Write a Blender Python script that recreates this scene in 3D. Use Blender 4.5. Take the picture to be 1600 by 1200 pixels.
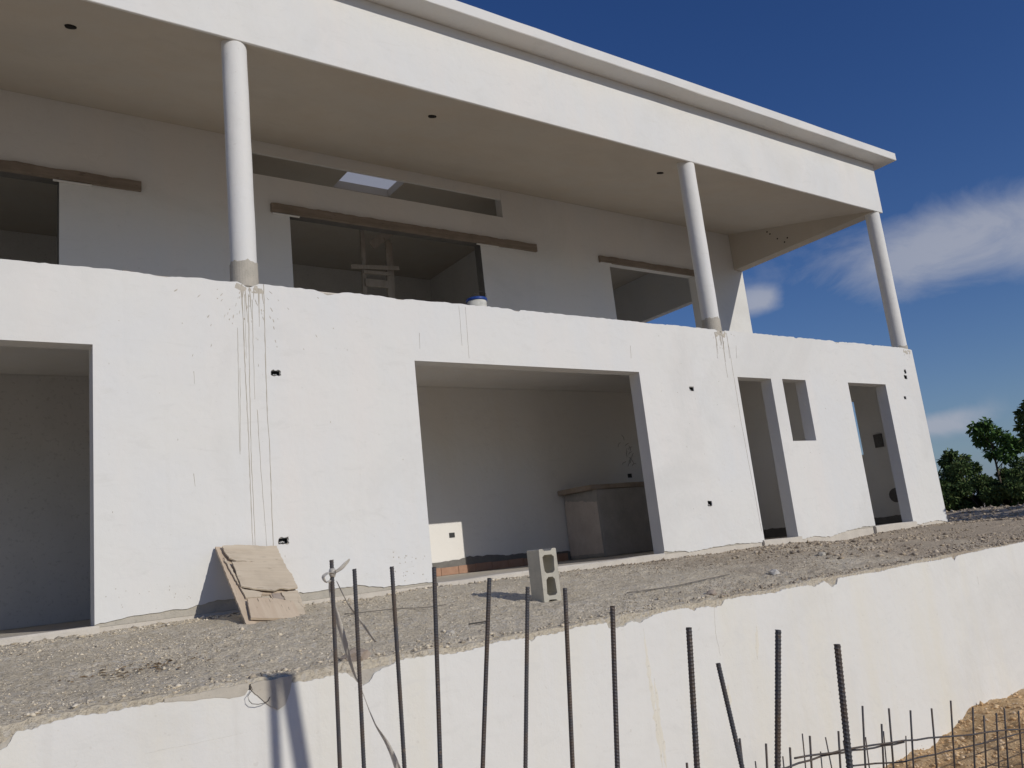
import bpy, bmesh, math, random
import numpy as np
from mathutils import Vector, Matrix
from mathutils import noise as mnoise

for o in list(bpy.data.objects):
    bpy.data.objects.remove(o, do_unlink=True)
scene = bpy.context.scene
col = scene.collection
rad = math.radians

# ------------------------------------------------------------------ camera
cam_d = bpy.data.cameras.new('Camera')
cam = bpy.data.objects.new('Camera', cam_d)
col.objects.link(cam)
CR = Vector((0.81453013, -0.5700365, -0.10769895))
CU = Vector((-0.02810909, -0.22421198, 0.97413493))
CF = Vector((0.57943986, 0.79043493, 0.19865062))
cam.matrix_world = Matrix(((CR.x, CU.x, -CF.x, -2.008), (CR.y, CU.y, -CF.y, -7.4231),
                           (CR.z, CU.z, -CF.z, 0.2271), (0, 0, 0, 1)))
cam_d.sensor_width = 36.0
cam_d.lens = 36.0 * 1288.37 / 1600.0
cam_d.clip_start = 0.05
cam_d.clip_end = 3000
scene.camera = cam
scene.render.resolution_x = 1024
scene.render.resolution_y = 768

# ------------------------------------------------------------------ world, sun, exposure
SUN_TO = Vector((0.26, -1.0, 0.475)).normalized()
world = bpy.data.worlds.new('World')
scene.world = world
world.use_nodes = True
wn, wl = world.node_tree.nodes, world.node_tree.links
wn.clear()
w_out = wn.new('ShaderNodeOutputWorld')
w_bg = wn.new('ShaderNodeBackground')
w_bg.inputs['Strength'].default_value = 0.060
sky = wn.new('ShaderNodeTexSky')
sky.sky_type = 'NISHITA'
sky.sun_disc = False
sky.sun_elevation = math.asin(SUN_TO.z)
sky.sun_rotation = math.atan2(SUN_TO.x, SUN_TO.y)
sky.air_density = 1.0
sky.dust_density = 0.15
sky.ozone_density = 3.2
# thin clouds: noise on a flat cloud layer, gathered in soft banks all round the sky
tc = wn.new('ShaderNodeTexCoord')
def wmath(op, a, b=None, clamp=False):
    n = wn.new('ShaderNodeMath'); n.operation = op; n.use_clamp = clamp
    for i, v in enumerate((a, b)):
        if v is None: continue
        if isinstance(v, (int, float)): n.inputs[i].default_value = v
        else: wl.new(v, n.inputs[i])
    return n.outputs[0]
cmap = wn.new('ShaderNodeMapping'); cmap.vector_type = 'POINT'
cmap.inputs['Scale'].default_value = (9.0, 9.0, 15.0)
wl.new(tc.outputs['Generated'], cmap.inputs['Vector'])
cn = wn.new('ShaderNodeTexNoise')
cn.inputs['Scale'].default_value = 1.0; cn.inputs['Detail'].default_value = 7
cn.inputs['Roughness'].default_value = 0.60; cn.inputs['Distortion'].default_value = 0.5
wl.new(cmap.outputs[0], cn.inputs['Vector'])
def bank(az, el, saz, sel):
    d = Vector((math.sin(rad(az)) * math.cos(rad(el)), math.cos(rad(az)) * math.cos(rad(el)), math.sin(rad(el))))
    sp = wn.new('ShaderNodeSeparateXYZ'); wl.new(tc.outputs['Generated'], sp.inputs[0])
    t = Vector((math.cos(rad(az)), -math.sin(rad(az)), 0))
    du = wmath('ADD', wmath('MULTIPLY', sp.outputs[0], t.x), wmath('MULTIPLY', sp.outputs[1], t.y))
    dz = wmath('SUBTRACT', sp.outputs[2], d.z)
    fwd = wmath('ADD', wmath('MULTIPLY', sp.outputs[0], d.x), wmath('MULTIPLY', sp.outputs[1], d.y))
    q = wmath('ADD', wmath('POWER', wmath('ABSOLUTE', wmath('DIVIDE', du, saz)), 2.6),
              wmath('POWER', wmath('ABSOLUTE', wmath('DIVIDE', dz, sel)), 2.6))
    g = wmath('POWER', 2.718, wmath('MULTIPLY', q, -1.0))
    return wmath('MULTIPLY', g, wmath('GREATER_THAN', fwd, 0.0))
banks = None
for args in ((67.5, 15.4, 0.17, 0.042), (54.0, 14.6, 0.028, 0.017), (63.5, 4.9, 0.05, 0.014), (96, 13, 0.22, 0.07), (20, 11, 0.12, 0.03),
             (-40, 16, 0.25, 0.06), (150, 20, 0.2, 0.07), (230, 14, 0.3, 0.06)):
    b = bank(*args)
    banks = b if banks is None else wmath('MAXIMUM', banks, b)
cm = wmath('MULTIPLY', wmath('SUBTRACT', wmath('ADD', cn.outputs['Fac'], wmath('MULTIPLY', banks, 0.62)), 0.62), 2.2, True)
cm = wmath('MULTIPLY', wmath('MULTIPLY', cm, wmath('POWER', banks, 0.45)), 0.80)
cmix = wn.new('ShaderNodeMixRGB')
wl.new(cm, cmix.inputs['Fac'])
hs = wn.new('ShaderNodeHueSaturation')
hs.inputs['Saturation'].default_value = 1.22; hs.inputs['Value'].default_value = 1.0; hs.inputs['Hue'].default_value = 0.515
wl.new(sky.outputs[0], hs.inputs['Color'])
tint = wn.new('ShaderNodeMixRGB'); tint.blend_type = 'MULTIPLY'; tint.inputs['Fac'].default_value = 1.0
tint.inputs['Color2'].default_value = (0.90, 0.965, 1.06, 1)
wl.new(hs.outputs[0], tint.inputs['Color1'])
# pale blue-grey air low over the horizon, all the way round
sz = wn.new('ShaderNodeSeparateXYZ'); wl.new(tc.outputs['Generated'], sz.inputs[0])
hz = wmath('MULTIPLY', wmath('POWER', 2.718, wmath('MULTIPLY', wmath('MAXIMUM', sz.outputs[2], 0.0), -11.0)), 0.85)
air = wn.new('ShaderNodeMixRGB'); wl.new(hz, air.inputs['Fac']); wl.new(tint.outputs[0], air.inputs['Color1'])
air.inputs['Color2'].default_value = (2.0, 2.75, 4.6, 1)
wl.new(air.outputs[0], cmix.inputs['Color1'])
cmix.inputs['Color2'].default_value = (5.4, 5.7, 6.7, 1)
wl.new(cmix.outputs[0], w_bg.inputs['Color'])
wl.new(w_bg.outputs[0], w_out.inputs['Surface'])

sun_d = bpy.data.lights.new('Sun', 'SUN')
sun_d.energy = 2.35
sun_d.angle = rad(0.3)
sun_d.color = (1.0, 0.945, 0.845)
sun = bpy.data.objects.new('Sun', sun_d)
col.objects.link(sun)
sun.rotation_euler = (-SUN_TO).to_track_quat('-Z', 'Y').to_euler()
sun.location = (5, -20, 12)

vs = scene.view_settings
vs.view_transform = 'Standard'
vs.look = 'None'
vs.exposure = 0.22
vs.gamma = 1.0
vs.use_curve_mapping = False
scene.render.engine = 'CYCLES'
scene.cycles.max_bounces = 7
scene.cycles.diffuse_bounces = 5

# ------------------------------------------------------------------ materials
def new_mat(name):
    m = bpy.data.materials.new(name); m.use_nodes = True
    nt = m.node_tree
    b = nt.nodes['Principled BSDF']
    b.inputs['Specular IOR Level'].default_value = 0.25
    return m, nt, b
def nd(nt, t, **kw):
    n = nt.nodes.new(t)
    for k, v in kw.items(): setattr(n, k, v)
    return n
def noise_node(nt, vec, scale, detail=4, rough=0.55, dist=0.0):
    n = nd(nt, 'ShaderNodeTexNoise')
    n.inputs['Scale'].default_value = scale; n.inputs['Detail'].default_value = detail
    n.inputs['Roughness'].default_value = rough; n.inputs['Distortion'].default_value = dist
    nt.links.new(vec, n.inputs['Vector'])
    return n.outputs['Fac']
def ramp(nt, fac, p0, p1, c0=(0, 0, 0, 1), c1=(1, 1, 1, 1)):
    r = nd(nt, 'ShaderNodeValToRGB')
    r.color_ramp.elements[0].position = p0; r.color_ramp.elements[1].position = p1
    r.color_ramp.elements[0].color = c0; r.color_ramp.elements[1].color = c1
    nt.links.new(fac, r.inputs[0])
    return r.outputs[0]
def mixc(nt, fac, a, b):
    n = nd(nt, 'ShaderNodeMixRGB')
    if isinstance(fac, (int, float)): n.inputs[0].default_value = fac
    else: nt.links.new(fac, n.inputs[0])
    for i, v in ((1, a), (2, b)):
        if isinstance(v, tuple): n.inputs[i].default_value = (*v[:3], 1)
        else: nt.links.new(v, n.inputs[i])
    return n.outputs[0]
def mapped(nt, scale=(1, 1, 1), obj=False):
    if obj:
        src = nd(nt, 'ShaderNodeTexCoord').outputs['Object']
    else:
        src = nd(nt, 'ShaderNodeNewGeometry').outputs['Position']
    mp = nd(nt, 'ShaderNodeMapping'); mp.inputs['Scale'].default_value = scale
    nt.links.new(src, mp.inputs['Vector'])
    return mp.outputs[0]
def bump(nt, b, hs, dist=0.01, strength=1.0):
    """hs: list of (height output, weight)"""
    acc = None
    for h, w in hs:
        m = nd(nt, 'ShaderNodeMath', operation='MULTIPLY'); nt.links.new(h, m.inputs[0]); m.inputs[1].default_value = w
        if acc is None: acc = m.outputs[0]
        else:
            a = nd(nt, 'ShaderNodeMath', operation='ADD'); nt.links.new(acc, a.inputs[0]); nt.links.new(m.outputs[0], a.inputs[1]); acc = a.outputs[0]
    bn = nd(nt, 'ShaderNodeBump'); bn.inputs['Distance'].default_value = dist; bn.inputs['Strength'].default_value = strength
    nt.links.new(acc, bn.inputs['Height']); nt.links.new(bn.outputs[0], b.inputs['Normal'])

M = {}
def paint(name, base, cool, warm, dirt=0.25, streak=True):
    m, nt, b = new_mat(name)
    p = mapped(nt)
    pv = mapped(nt, (1.6, 1.6, 0.22))
    c = mixc(nt, ramp(nt, noise_node(nt, p, 0.9, 4), 0.4, 0.62), base, cool)
    c = mixc(nt, ramp(nt, noise_node(nt, pv, 1.3, 5, 0.6), 0.46, 0.72), c, warm)
    if streak:
        pp = mapped(nt, (9, 9, 0.5))
        c = mixc(nt, ramp(nt, noise_node(nt, pp, 1.0, 3, 0.6), 0.60, 0.78, (0, 0, 0, 1), (dirt, dirt, dirt, 1)), c, (0.56, 0.54, 0.50))
    c = mixc(nt, ramp(nt, noise_node(nt, p, 0.55, 6, 0.62, 0.8), 0.52, 0.70, (0, 0, 0, 1), (0.75, 0.75, 0.75, 1)), c, tuple(x * 0.89 for x in base))
    pt = mapped(nt, (0.9, 0.9, 2.6))
    c = mixc(nt, ramp(nt, noise_node(nt, pt, 3.0, 5, 0.7, 1.2), 0.56, 0.70, (0, 0, 0, 1), (0.5, 0.5, 0.5, 1)), c, tuple(x * 0.90 for x in base))
    sp = noise_node(nt, p, 26, 2, 0.5)
    c = mixc(nt, ramp(nt, sp, 0.70, 0.76, (0, 0, 0, 1), (0.22, 0.22, 0.22, 1)), c, (0.45, 0.42, 0.37))
    nt.links.new(c, b.inputs['Base Color'])
    b.inputs['Roughness'].default_value = 0.85
    bump(nt, b, [(noise_node(nt, p, 2.2, 3), 0.9), (noise_node(nt, p, 14, 4, 0.6), 0.16), (noise_node(nt, p, 90, 3), 0.05)], 0.02, 0.75)
    M[name] = m
paint('white_plaster', (0.69, 0.685, 0.665), (0.67, 0.673, 0.67), (0.70, 0.682, 0.66), 0.12)
paint('white_retaining', (0.705, 0.703, 0.68), (0.69, 0.688, 0.672), (0.70, 0.68, 0.61), 0.22)
paint('white_interior', (0.80, 0.78, 0.75), (0.79, 0.78, 0.76), (0.78, 0.755, 0.715), 0.2, False)
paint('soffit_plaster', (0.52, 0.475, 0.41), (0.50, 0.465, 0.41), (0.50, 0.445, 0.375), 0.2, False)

def concrete(name, a, bcol, scale=6.0, bumpd=0.012):
    m, nt, b = new_mat(name)
    p = mapped(nt)
    c = mixc(nt, ramp(nt, noise_node(nt, p, scale, 6, 0.62), 0.35, 0.68), a, bcol)
    c = mixc(nt, ramp(nt, noise_node(nt, p, scale * 9, 3), 0.58, 0.72, (0, 0, 0, 1), (0.4, 0.4, 0.4, 1)), c, tuple(x * 0.55 for x in a))
    nt.links.new(c, b.inputs['Base Color'])
    b.inputs['Roughness'].default_value = 0.95
    bump(nt, b, [(noise_node(nt, p, scale * 3, 5, 0.6), 0.5), (noise_node(nt, p, scale * 22, 3), 0.3)], bumpd, 0.7)
    M[name] = m
concrete('concrete', (0.40, 0.375, 0.325), (0.48, 0.445, 0.39))
concrete('concrete_dark', (0.20, 0.192, 0.18), (0.15, 0.145, 0.14))
concrete('concrete_floor', (0.60, 0.555, 0.49), (0.52, 0.48, 0.425))
concrete('interior_grey', (0.30, 0.295, 0.29), (0.25, 0.245, 0.245), 3.0)
concrete('interior_dark', (0.68, 0.672, 0.66), (0.63, 0.625, 0.615), 3.0, 0.004)
concrete('counter_grey', (0.46, 0.44, 0.42), (0.36, 0.345, 0.33), 4.0, 0.006)
concrete('block', (0.50, 0.475, 0.405), (0.42, 0.40, 0.345), 9.0, 0.006)
concrete('mortar', (0.52, 0.48, 0.415), (0.43, 0.40, 0.345), 9.0, 0.004)
concrete('rust_stain', (0.685, 0.655, 0.575), (0.70, 0.68, 0.62), 6.0, 0.002)
concrete('dark_reveal', (0.13, 0.125, 0.12), (0.10, 0.098, 0.095), 6.0, 0.006)
concrete('counter_bounce_plaster', (0.64, 0.58, 0.535), (0.54, 0.48, 0.44), 4.0, 0.006)
concrete('terracotta', (0.36, 0.215, 0.15), (0.43, 0.275, 0.20), 8.0, 0.006)
concrete('brown_plaster', (0.33, 0.27, 0.22), (0.42, 0.36, 0.31), 5.0, 0.008)

def simple(name, colr, rough=0.6, metal=0.0, var=0.25, scale=20, bd=0.002):
    m, nt, b = new_mat(name)
    p = mapped(nt, obj=True)
    c = mixc(nt, ramp(nt, noise_node(nt, p, scale, 4, 0.6), 0.35, 0.7), colr, tuple(x * (1 - var) for x in colr))
    nt.links.new(c, b.inputs['Base Color'])
    b.inputs['Roughness'].default_value = rough; b.inputs['Metallic'].default_value = metal
    bump(nt, b, [(noise_node(nt, p, scale * 4, 3), 1.0)], bd, 0.5)
    M[name] = m
simple('box_plastic', (0.045, 0.047, 0.05), 0.6)
simple('panel_grey', (0.13, 0.125, 0.12), 0.6)
simple('socket_dark', (0.02, 0.019, 0.018), 0.9)
simple('bucket_white', (0.62, 0.61, 0.56), 0.5)
simple('bucket_blue', (0.02, 0.06, 0.26), 0.4)
simple('wire', (0.06, 0.055, 0.05), 0.6)
simple('leaf_litter', (0.34, 0.25, 0.16), 0.9, 0, 0.5, 40)
simple('grey_rod', (0.20, 0.18, 0.155), 0.8)
simple('pale_rag', (0.55, 0.53, 0.50), 0.9)
simple('bark', (0.16, 0.13, 0.10), 0.9, 0, 0.4, 15, 0.01)
def rebar_mat():
    m, nt, b = new_mat('rebar_steel')
    p = mapped(nt)
    c = mixc(nt, ramp(nt, noise_node(nt, p, 9, 5, 0.65), 0.42, 0.62), (0.085, 0.086, 0.096), (0.125, 0.098, 0.080))
    c = mixc(nt, ramp(nt, noise_node(nt, p, 60, 3), 0.62, 0.7), c, (0.16, 0.13, 0.11))
    nt.links.new(c, b.inputs['Base Color'])
    b.inputs['Metallic'].default_value = 0.35; b.inputs['Roughness'].default_value = 0.62
    M['rebar_steel'] = m
rebar_mat()
def wood(name, a, bcol, axis, knots=True):
    m, nt, b = new_mat(name)
    sc = [14, 14, 14]; sc[axis] = 1.2
    p = mapped(nt, tuple(sc), True)
    n1 = noise_node(nt, p, 1.6, 6, 0.65, 0.6)
    c = mixc(nt, ramp(nt, n1, 0.35, 0.7), a, bcol)
    q = mapped(nt, (3, 3, 3), True)
    c = mixc(nt, ramp(nt, noise_node(nt, q, 1.5, 4), 0.5, 0.75, (0, 0, 0, 1), (0.5, 0.5, 0.5, 1)), c, tuple(x * 0.7 for x in a))
    sc2 = [70, 70, 70]; sc2[axis] = 9
    p2 = mapped(nt, tuple(sc2), True)
    c = mixc(nt, ramp(nt, noise_node(nt, p2, 0.8, 3), 0.66, 0.72), c, tuple(x * 0.38 for x in a))
    nt.links.new(c, b.inputs['Base Color'])
    b.inputs['Roughness'].default_value = 0.85
    bump(nt, b, [(n1, 1.0)], 0.003, 0.7)
    M[name] = m
wood('plywood', (0.52, 0.435, 0.33), (0.60, 0.52, 0.41), 0)
wood('plywood_across', (0.52, 0.415, 0.31), (0.60, 0.50, 0.385), 1)
wood('lintel_wood', (0.20, 0.162, 0.128), (0.27, 0.225, 0.185), 0)
wood('trestle_wood', (0.28, 0.245, 0.21), (0.35, 0.315, 0.275), 2)
wood('post_wood', (0.33, 0.25, 0.18), (0.42, 0.33, 0.25), 2)

def ground_mat():
    m, nt, b = new_mat('ground_gravel')
    p = mapped(nt)
    big = noise_node(nt, p, 0.55, 5, 0.6)
    c = mixc(nt, ramp(nt, big, 0.38, 0.62), (0.69, 0.61, 0.475), (0.61, 0.535, 0.41))
    c = mixc(nt, ramp(nt, noise_node(nt, p, 2.7, 5, 0.65), 0.45, 0.7), c, (0.73, 0.655, 0.53))
    fine = noise_node(nt, p, 55, 5, 0.75)
    c = mixc(nt, ramp(nt, fine, 0.36, 0.52, (1, 1, 1, 1), (0, 0, 0, 1)), c, (0.42, 0.36, 0.275))
    vor = nd(nt, 'ShaderNodeTexVoronoi'); vor.inputs['Scale'].default_value = 42; nt.links.new(p, vor.inputs['Vector'])
    sepc = nd(nt, 'ShaderNodeSeparateColor'); nt.links.new(vor.outputs['Color'], sepc.inputs[0])
    c = mixc(nt, ramp(nt, sepc.outputs[0], 0.78, 0.9, (0, 0, 0, 1), (0.5, 0.5, 0.5, 1)), c, (0.62, 0.585, 0.53))
    gx = nd(nt, 'ShaderNodeNewGeometry'); sxx = nd(nt, 'ShaderNodeSeparateXYZ'); nt.links.new(gx.outputs['Position'], sxx.inputs[0])
    xr = nd(nt, 'ShaderNodeMapRange'); nt.links.new(sxx.outputs[0], xr.inputs[0])
    xr.inputs[1].default_value = 2.0; xr.inputs[2].default_value = 9.0; xr.inputs[3].default_value = -0.25; xr.inputs[4].default_value = 0.35
    ad = nd(nt, 'ShaderNodeMath', operation='ADD'); nt.links.new(xr.outputs[0], ad.inputs[0]); nt.links.new(noise_node(nt, p, 1.1, 5, 0.6), ad.inputs[1])
    c = mixc(nt, ramp(nt, ad.outputs[0], 0.42, 0.72, (0, 0, 0, 1), (0.85, 0.85, 0.85, 1)), c, mixc(nt, fine, (0.34, 0.275, 0.205), (0.56, 0.47, 0.365)))
    # orange sandy subsoil in the pit (below the terrace level)
    g = nd(nt, 'ShaderNodeNewGeometry'); sx = nd(nt, 'ShaderNodeSeparateXYZ'); nt.links.new(g.outputs['Position'], sx.inputs[0])
    zr = nd(nt, 'ShaderNodeMapRange'); nt.links.new(sx.outputs[2], zr.inputs[0])
    zr.inputs[1].default_value = -0.9; zr.inputs[2].default_value = -1.1; zr.inputs[3].default_value = 0; zr.inputs[4].default_value = 1
    soil = mixc(nt, ramp(nt, noise_node(nt, p, 3.1, 6, 0.65), 0.35, 0.65), (0.62, 0.42, 0.22), (0.66, 0.49, 0.30))
    soil = mixc(nt, ramp(nt, noise_node(nt, p, 24, 5, 0.7), 0.38, 0.52, (1, 1, 1, 1), (0, 0, 0, 1)), soil, (0.42, 0.27, 0.145))
    c = mixc(nt, zr.outputs[0], c, soil)
    nt.links.new(c, b.inputs['Base Color'])
    b.inputs['Roughness'].default_value = 1.0; b.inputs['Specular IOR Level'].default_value = 0.1
    bump(nt, b, [(fine, 1.0), (vor.outputs['Distance'], 0.5), (noise_node(nt, p, 120, 3), 0.5)], 0.018, 0.85)
    M['ground_gravel'] = m
ground_mat()
def stone_mat(name, cols):
    m, nt, b = new_mat(name)
    g = nd(nt, 'ShaderNodeNewGeometry')
    r = nd(nt, 'ShaderNodeValToRGB'); r.color_ramp.interpolation = 'CONSTANT'
    while len(r.color_ramp.elements) < len(cols): r.color_ramp.elements.new(0.5)
    for i, cc in enumerate(cols):
        r.color_ramp.elements[i].position = i / len(cols); r.color_ramp.elements[i].color = (*cc, 1)
    nt.links.new(g.outputs['Random Per Island'], r.inputs[0])
    nt.links.new(r.outputs[0], b.inputs['Base Color'])
    b.inputs['Roughness'].default_value = 0.95
    M[name] = m
stone_mat('stones', [(0.68, 0.60, 0.47), (0.58, 0.505, 0.39), (0.70, 0.63, 0.515), (0.43, 0.37, 0.285), (0.66, 0.57, 0.44), (0.52, 0.465, 0.38), (0.34, 0.295, 0.235)])
stone_mat('leaf', [(0.068, 0.115, 0.040), (0.085, 0.140, 0.044), (0.052, 0.088, 0.034), (0.12, 0.165, 0.052), (0.075, 0.12, 0.046), (0.14, 0.17, 0.065)])
stone_mat('clods', [(0.66, 0.46, 0.26), (0.70, 0.52, 0.32), (0.58, 0.39, 0.21), (0.62, 0.48, 0.33)])
stone_mat('brown_rubble', [(0.50, 0.42, 0.32), (0.40, 0.33, 0.25), (0.56, 0.48, 0.38), (0.30, 0.245, 0.19), (0.46, 0.38, 0.28), (0.24, 0.20, 0.16)])
stone_mat('leaf_bright', [(0.085, 0.165, 0.040), (0.062, 0.128, 0.034), (0.11, 0.19, 0.05), (0.05, 0.10, 0.03)])
def tape_mat():
    m, nt, b = new_mat('clear_plastic')
    b.inputs['Base Color'].default_value = (0.62, 0.585, 0.53, 1)
    b.inputs['Roughness'].default_value = 0.28
    b.inputs['Specular IOR Level'].default_value = 0.5
    b.inputs['Alpha'].default_value = 0.72
    p = mapped(nt, (1, 1, 1))
    bump(nt, b, [(noise_node(nt, p, 120, 3), 1.0)], 0.004, 0.6)
    M['clear_plastic'] = m
tape_mat()

def sheet_mat():
    m, nt, b = new_mat('skylight_sheet')
    t = nd(nt, 'ShaderNodeBsdfTranslucent'); t.inputs['Color'].default_value = (0.60, 0.60, 0.60, 1)
    mx = nd(nt, 'ShaderNodeMixShader'); mx.inputs[0].default_value = 0.85
    b.inputs['Base Color'].default_value = (0.7, 0.7, 0.7, 1)
    out = nt.nodes['Material Output']
    nt.links.new(b.outputs[0], mx.inputs[1]); nt.links.new(t.outputs[0], mx.inputs[2]); nt.links.new(mx.outputs[0], out.inputs['Surface'])
    M['skylight_sheet'] = m
sheet_mat()

# ------------------------------------------------------------------ helpers
def link(name, me, mats, parent=None):
    o = bpy.data.objects.new(name, me)
    col.objects.link(o)
    if not isinstance(mats, (list, tuple)): mats = [mats]
    for mm in mats: me.materials.append(M[mm])
    if parent is not None: o.parent = parent
    return o
def empty(name, loc=(0, 0, 0), rz=0.0):
    o = bpy.data.objects.new(name, None); col.objects.link(o)
    o.empty_display_size = 0.2
    o.location = loc; o.rotation_euler = (0, 0, rz)
    return o
def tag(o, label=None, cat=None, group=None, kind=None):
    if label: o['label'] = label
    if cat: o['category'] = cat
    if group: o['group'] = group
    if kind: o['kind'] = kind
    return o
def mesh(verts, faces, smooth=False):
    me = bpy.data.meshes.new('m')
    me.from_pydata([tuple(v) for v in verts], [], faces)
    me.validate(); me.update()
    if smooth:
        for p in me.polygons: p.use_smooth = True
    return me
def fixn(me):
    bm = bmesh.new(); bm.from_mesh(me); bmesh.ops.recalc_face_normals(bm, faces=bm.faces); bm.to_mesh(me); bm.free(); return me
class MB:
    def __init__(s): s.v = []; s.f = []
    def add(s, verts, faces):
        k = len(s.v); s.v += [tuple(v) for v in verts]; s.f += [tuple(i + k for i in f) for f in faces]
    def box(s, x0, x1, y0, y1, z0, z1):
        s.add([(x0, y0, z0), (x1, y0, z0), (x1, y1, z0), (x0, y1, z0), (x0, y0, z1), (x1, y0, z1), (x1, y1, z1), (x0, y1, z1)],
              [(0, 3, 2, 1), (4, 5, 6, 7), (0, 1, 5, 4), (1, 2, 6, 5), (2, 3, 7, 6), (3, 0, 4, 7)])
    def tube(s, pts, radii, n=6, cap=True):
        pts = [Vector(p) for p in pts]
        if isinstance(radii, (int, float)): radii = [radii] * len(pts)
        vs, fs = [], []
        up = Vector((0.3, 0.2, 0.93)).normalized()
        for i, p in enumerate(pts):
            t = (pts[min(i + 1, len(pts) - 1)] - pts[max(i - 1, 0)]).normalized()
            a = t.cross(up)
            if a.length < 0.05: a = t.cross(Vector((1, 0, 0)))
            a.normalize(); b = t.cross(a)
            for k in range(n):
                an = 2 * math.pi * k / n
                vs.append(p + (a * math.cos(an) + b * math.sin(an)) * radii[i])
        for i in range(len(pts) - 1):
            for k in range(n):
                fs.append((i * n + k, i * n + (k + 1) % n, (i + 1) * n + (k + 1) % n, (i + 1) * n + k))
        if cap:
            fs.append(tuple(range(n - 1, -1, -1))); fs.append(tuple((len(pts) - 1) * n + k for k in range(n)))
        s.add(vs, fs)
    def bar(s, a, b, w, h, up=(0, 0, 1)):
        a, b = Vector(a), Vector(b); t = (b - a).normalized(); u = Vector(up)
        sd = t.cross(u)
        if sd.length < 0.05: sd = t.cross(Vector((1, 0, 0)))
        sd.normalize(); u = sd.cross(t)
        vs = []
        for p in (a, b):
            for sx, sy in ((-1, -1), (1, -1), (1, 1), (-1, 1)): vs.append(p + sd * (sx * w / 2) + u * (sy * h / 2))
        s.add(vs, [(0, 1, 2, 3), (7, 6, 5, 4), (0, 4, 5, 1), (1, 5, 6, 2), (2, 6, 7, 3), (3, 7, 4, 0)])
    def build(s, name, mat, parent=None, smooth=False, bevel=0.0):
        me = fixn(mesh(s.v, s.f))
        if bevel:
            bm = bmesh.new(); bm.from_mesh(me)
            bmesh.ops.bevel(bm, geom=list(bm.edges), offset=bevel, segments=2, affect='EDGES', clamp_overlap=True)
            bm.to_mesh(me); bm.free()
        if smooth:
            for p in me.polygons: p.use_smooth = True
        return link(name, me, mat, parent)
def box(name, mat, parent, x0, x1, y0, y1, z0, z1, bevel=0.004):
    b = MB(); b.box(x0, x1, y0, y1, z0, z1)
    return b.build(name, mat, parent, bevel=bevel)
def beam_x(name, mat, parent, x0, x1, y0, y1, z0, z1, bev=0.012, seg=0.25, amp=0.004, seed=0):
    """long rectangular beam along X with softened, slightly uneven arrises"""
    n = max(2, int((x1 - x0) / seg)); vs, fs = [], []
    prof = [(y0 + bev, z0), (y1 - bev, z0), (y1, z0 + bev), (y1, z1 - bev), (y1 - bev, z1), (y0 + bev, z1), (y0, z1 - bev), (y0, z0 + bev)]
    for i in range(n + 1):
        x = x0 + (x1 - x0) * i / n
        for k, (y, z) in enumerate(prof):
            q = Vector((x * 1.3, k // 2 * 7.3 + seed, seed))
            vs.append((x, y + mnoise.noise(q) * amp, z + mnoise.noise(q + Vector((0, 50, 3))) * amp))
    for i in range(n):
        for k in range(8): fs.append((i * 8 + k, (i + 1) * 8 + k, (i + 1) * 8 + (k + 1) % 8, i * 8 + (k + 1) % 8))
    fs.append(tuple(range(8))); fs.append(tuple(n * 8 + k for k in range(7, -1, -1)))
    return link(name, fixn(mesh(vs, fs)), mat, parent)
def plate_mesh(outline, holes, th, fn, side_mat=None):
    """filled 2-D outline with holes, thickness th; fn(u, v, w) maps to the world, w in 0..th"""
    cu = bpy.data.curves.new('c', 'CURVE'); cu.dimensions = '2D'; cu.fill_mode = 'BOTH'; cu.extrude = th / 2
    for ring in [outline] + list(holes):
        sp = cu.splines.new('POLY'); sp.points.add(len(ring) - 1)
        for p, (u, v) in zip(sp.points, ring): p.co = (u, v, 0, 1)
        sp.use_cyclic_u = True
    ob = bpy.data.objects.new('c', cu); col.objects.link(ob)
    bpy.context.view_layer.update()
    dg = bpy.context.evaluated_depsgraph_get()
    me = bpy.data.meshes.new_from_object(ob.evaluated_get(dg), depsgraph=dg)
    bpy.data.objects.remove(ob, do_unlink=True); bpy.data.curves.remove(cu)
    me.materials.clear()
    for v in me.vertices:
        x, y, z = v.co; v.co = fn(x, y, z + th / 2)
    bm = bmesh.new(); bm.from_mesh(me)
    bmesh.ops.remove_doubles(bm, verts=bm.verts, dist=1e-6)
    bmesh.ops.recalc_face_normals(bm, faces=bm.faces)
    bm.to_mesh(me); bm.free()
    for p in me.polygons: p.use_smooth = False
    return me
def xz(y0):
    return lambda u, v, w: (u, y0 + w, v)          # w grows into the wall
def rag(pts, step, amp, seed, amp2=None):
    """subdivide a polyline and shake it so that it reads as a broken plaster edge"""
    r = random.Random(seed); out = []
    for (a, b) in zip(pts[:-1], pts[1:]):
        d = math.hypot(b[0] - a[0], b[1] - a[1]); n = max(1, int(d / step))
        for i in range(n):
            t = (i + (r.uniform(-0.3, 0.3) if 0 < i else 0)) / n
            x, y = a[0] + (b[0] - a[0]) * t, a[1] + (b[1] - a[1]) * t
            y += amp * (mnoise.noise(Vector((x * 2.3, seed, 0))) + 0.6 * mnoise.noise(Vector((x * 9, seed, 2))) + 0.5 * r.uniform(-1, 1))
            out.append((x, y))
    out.append(pts[-1])
    return out
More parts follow.
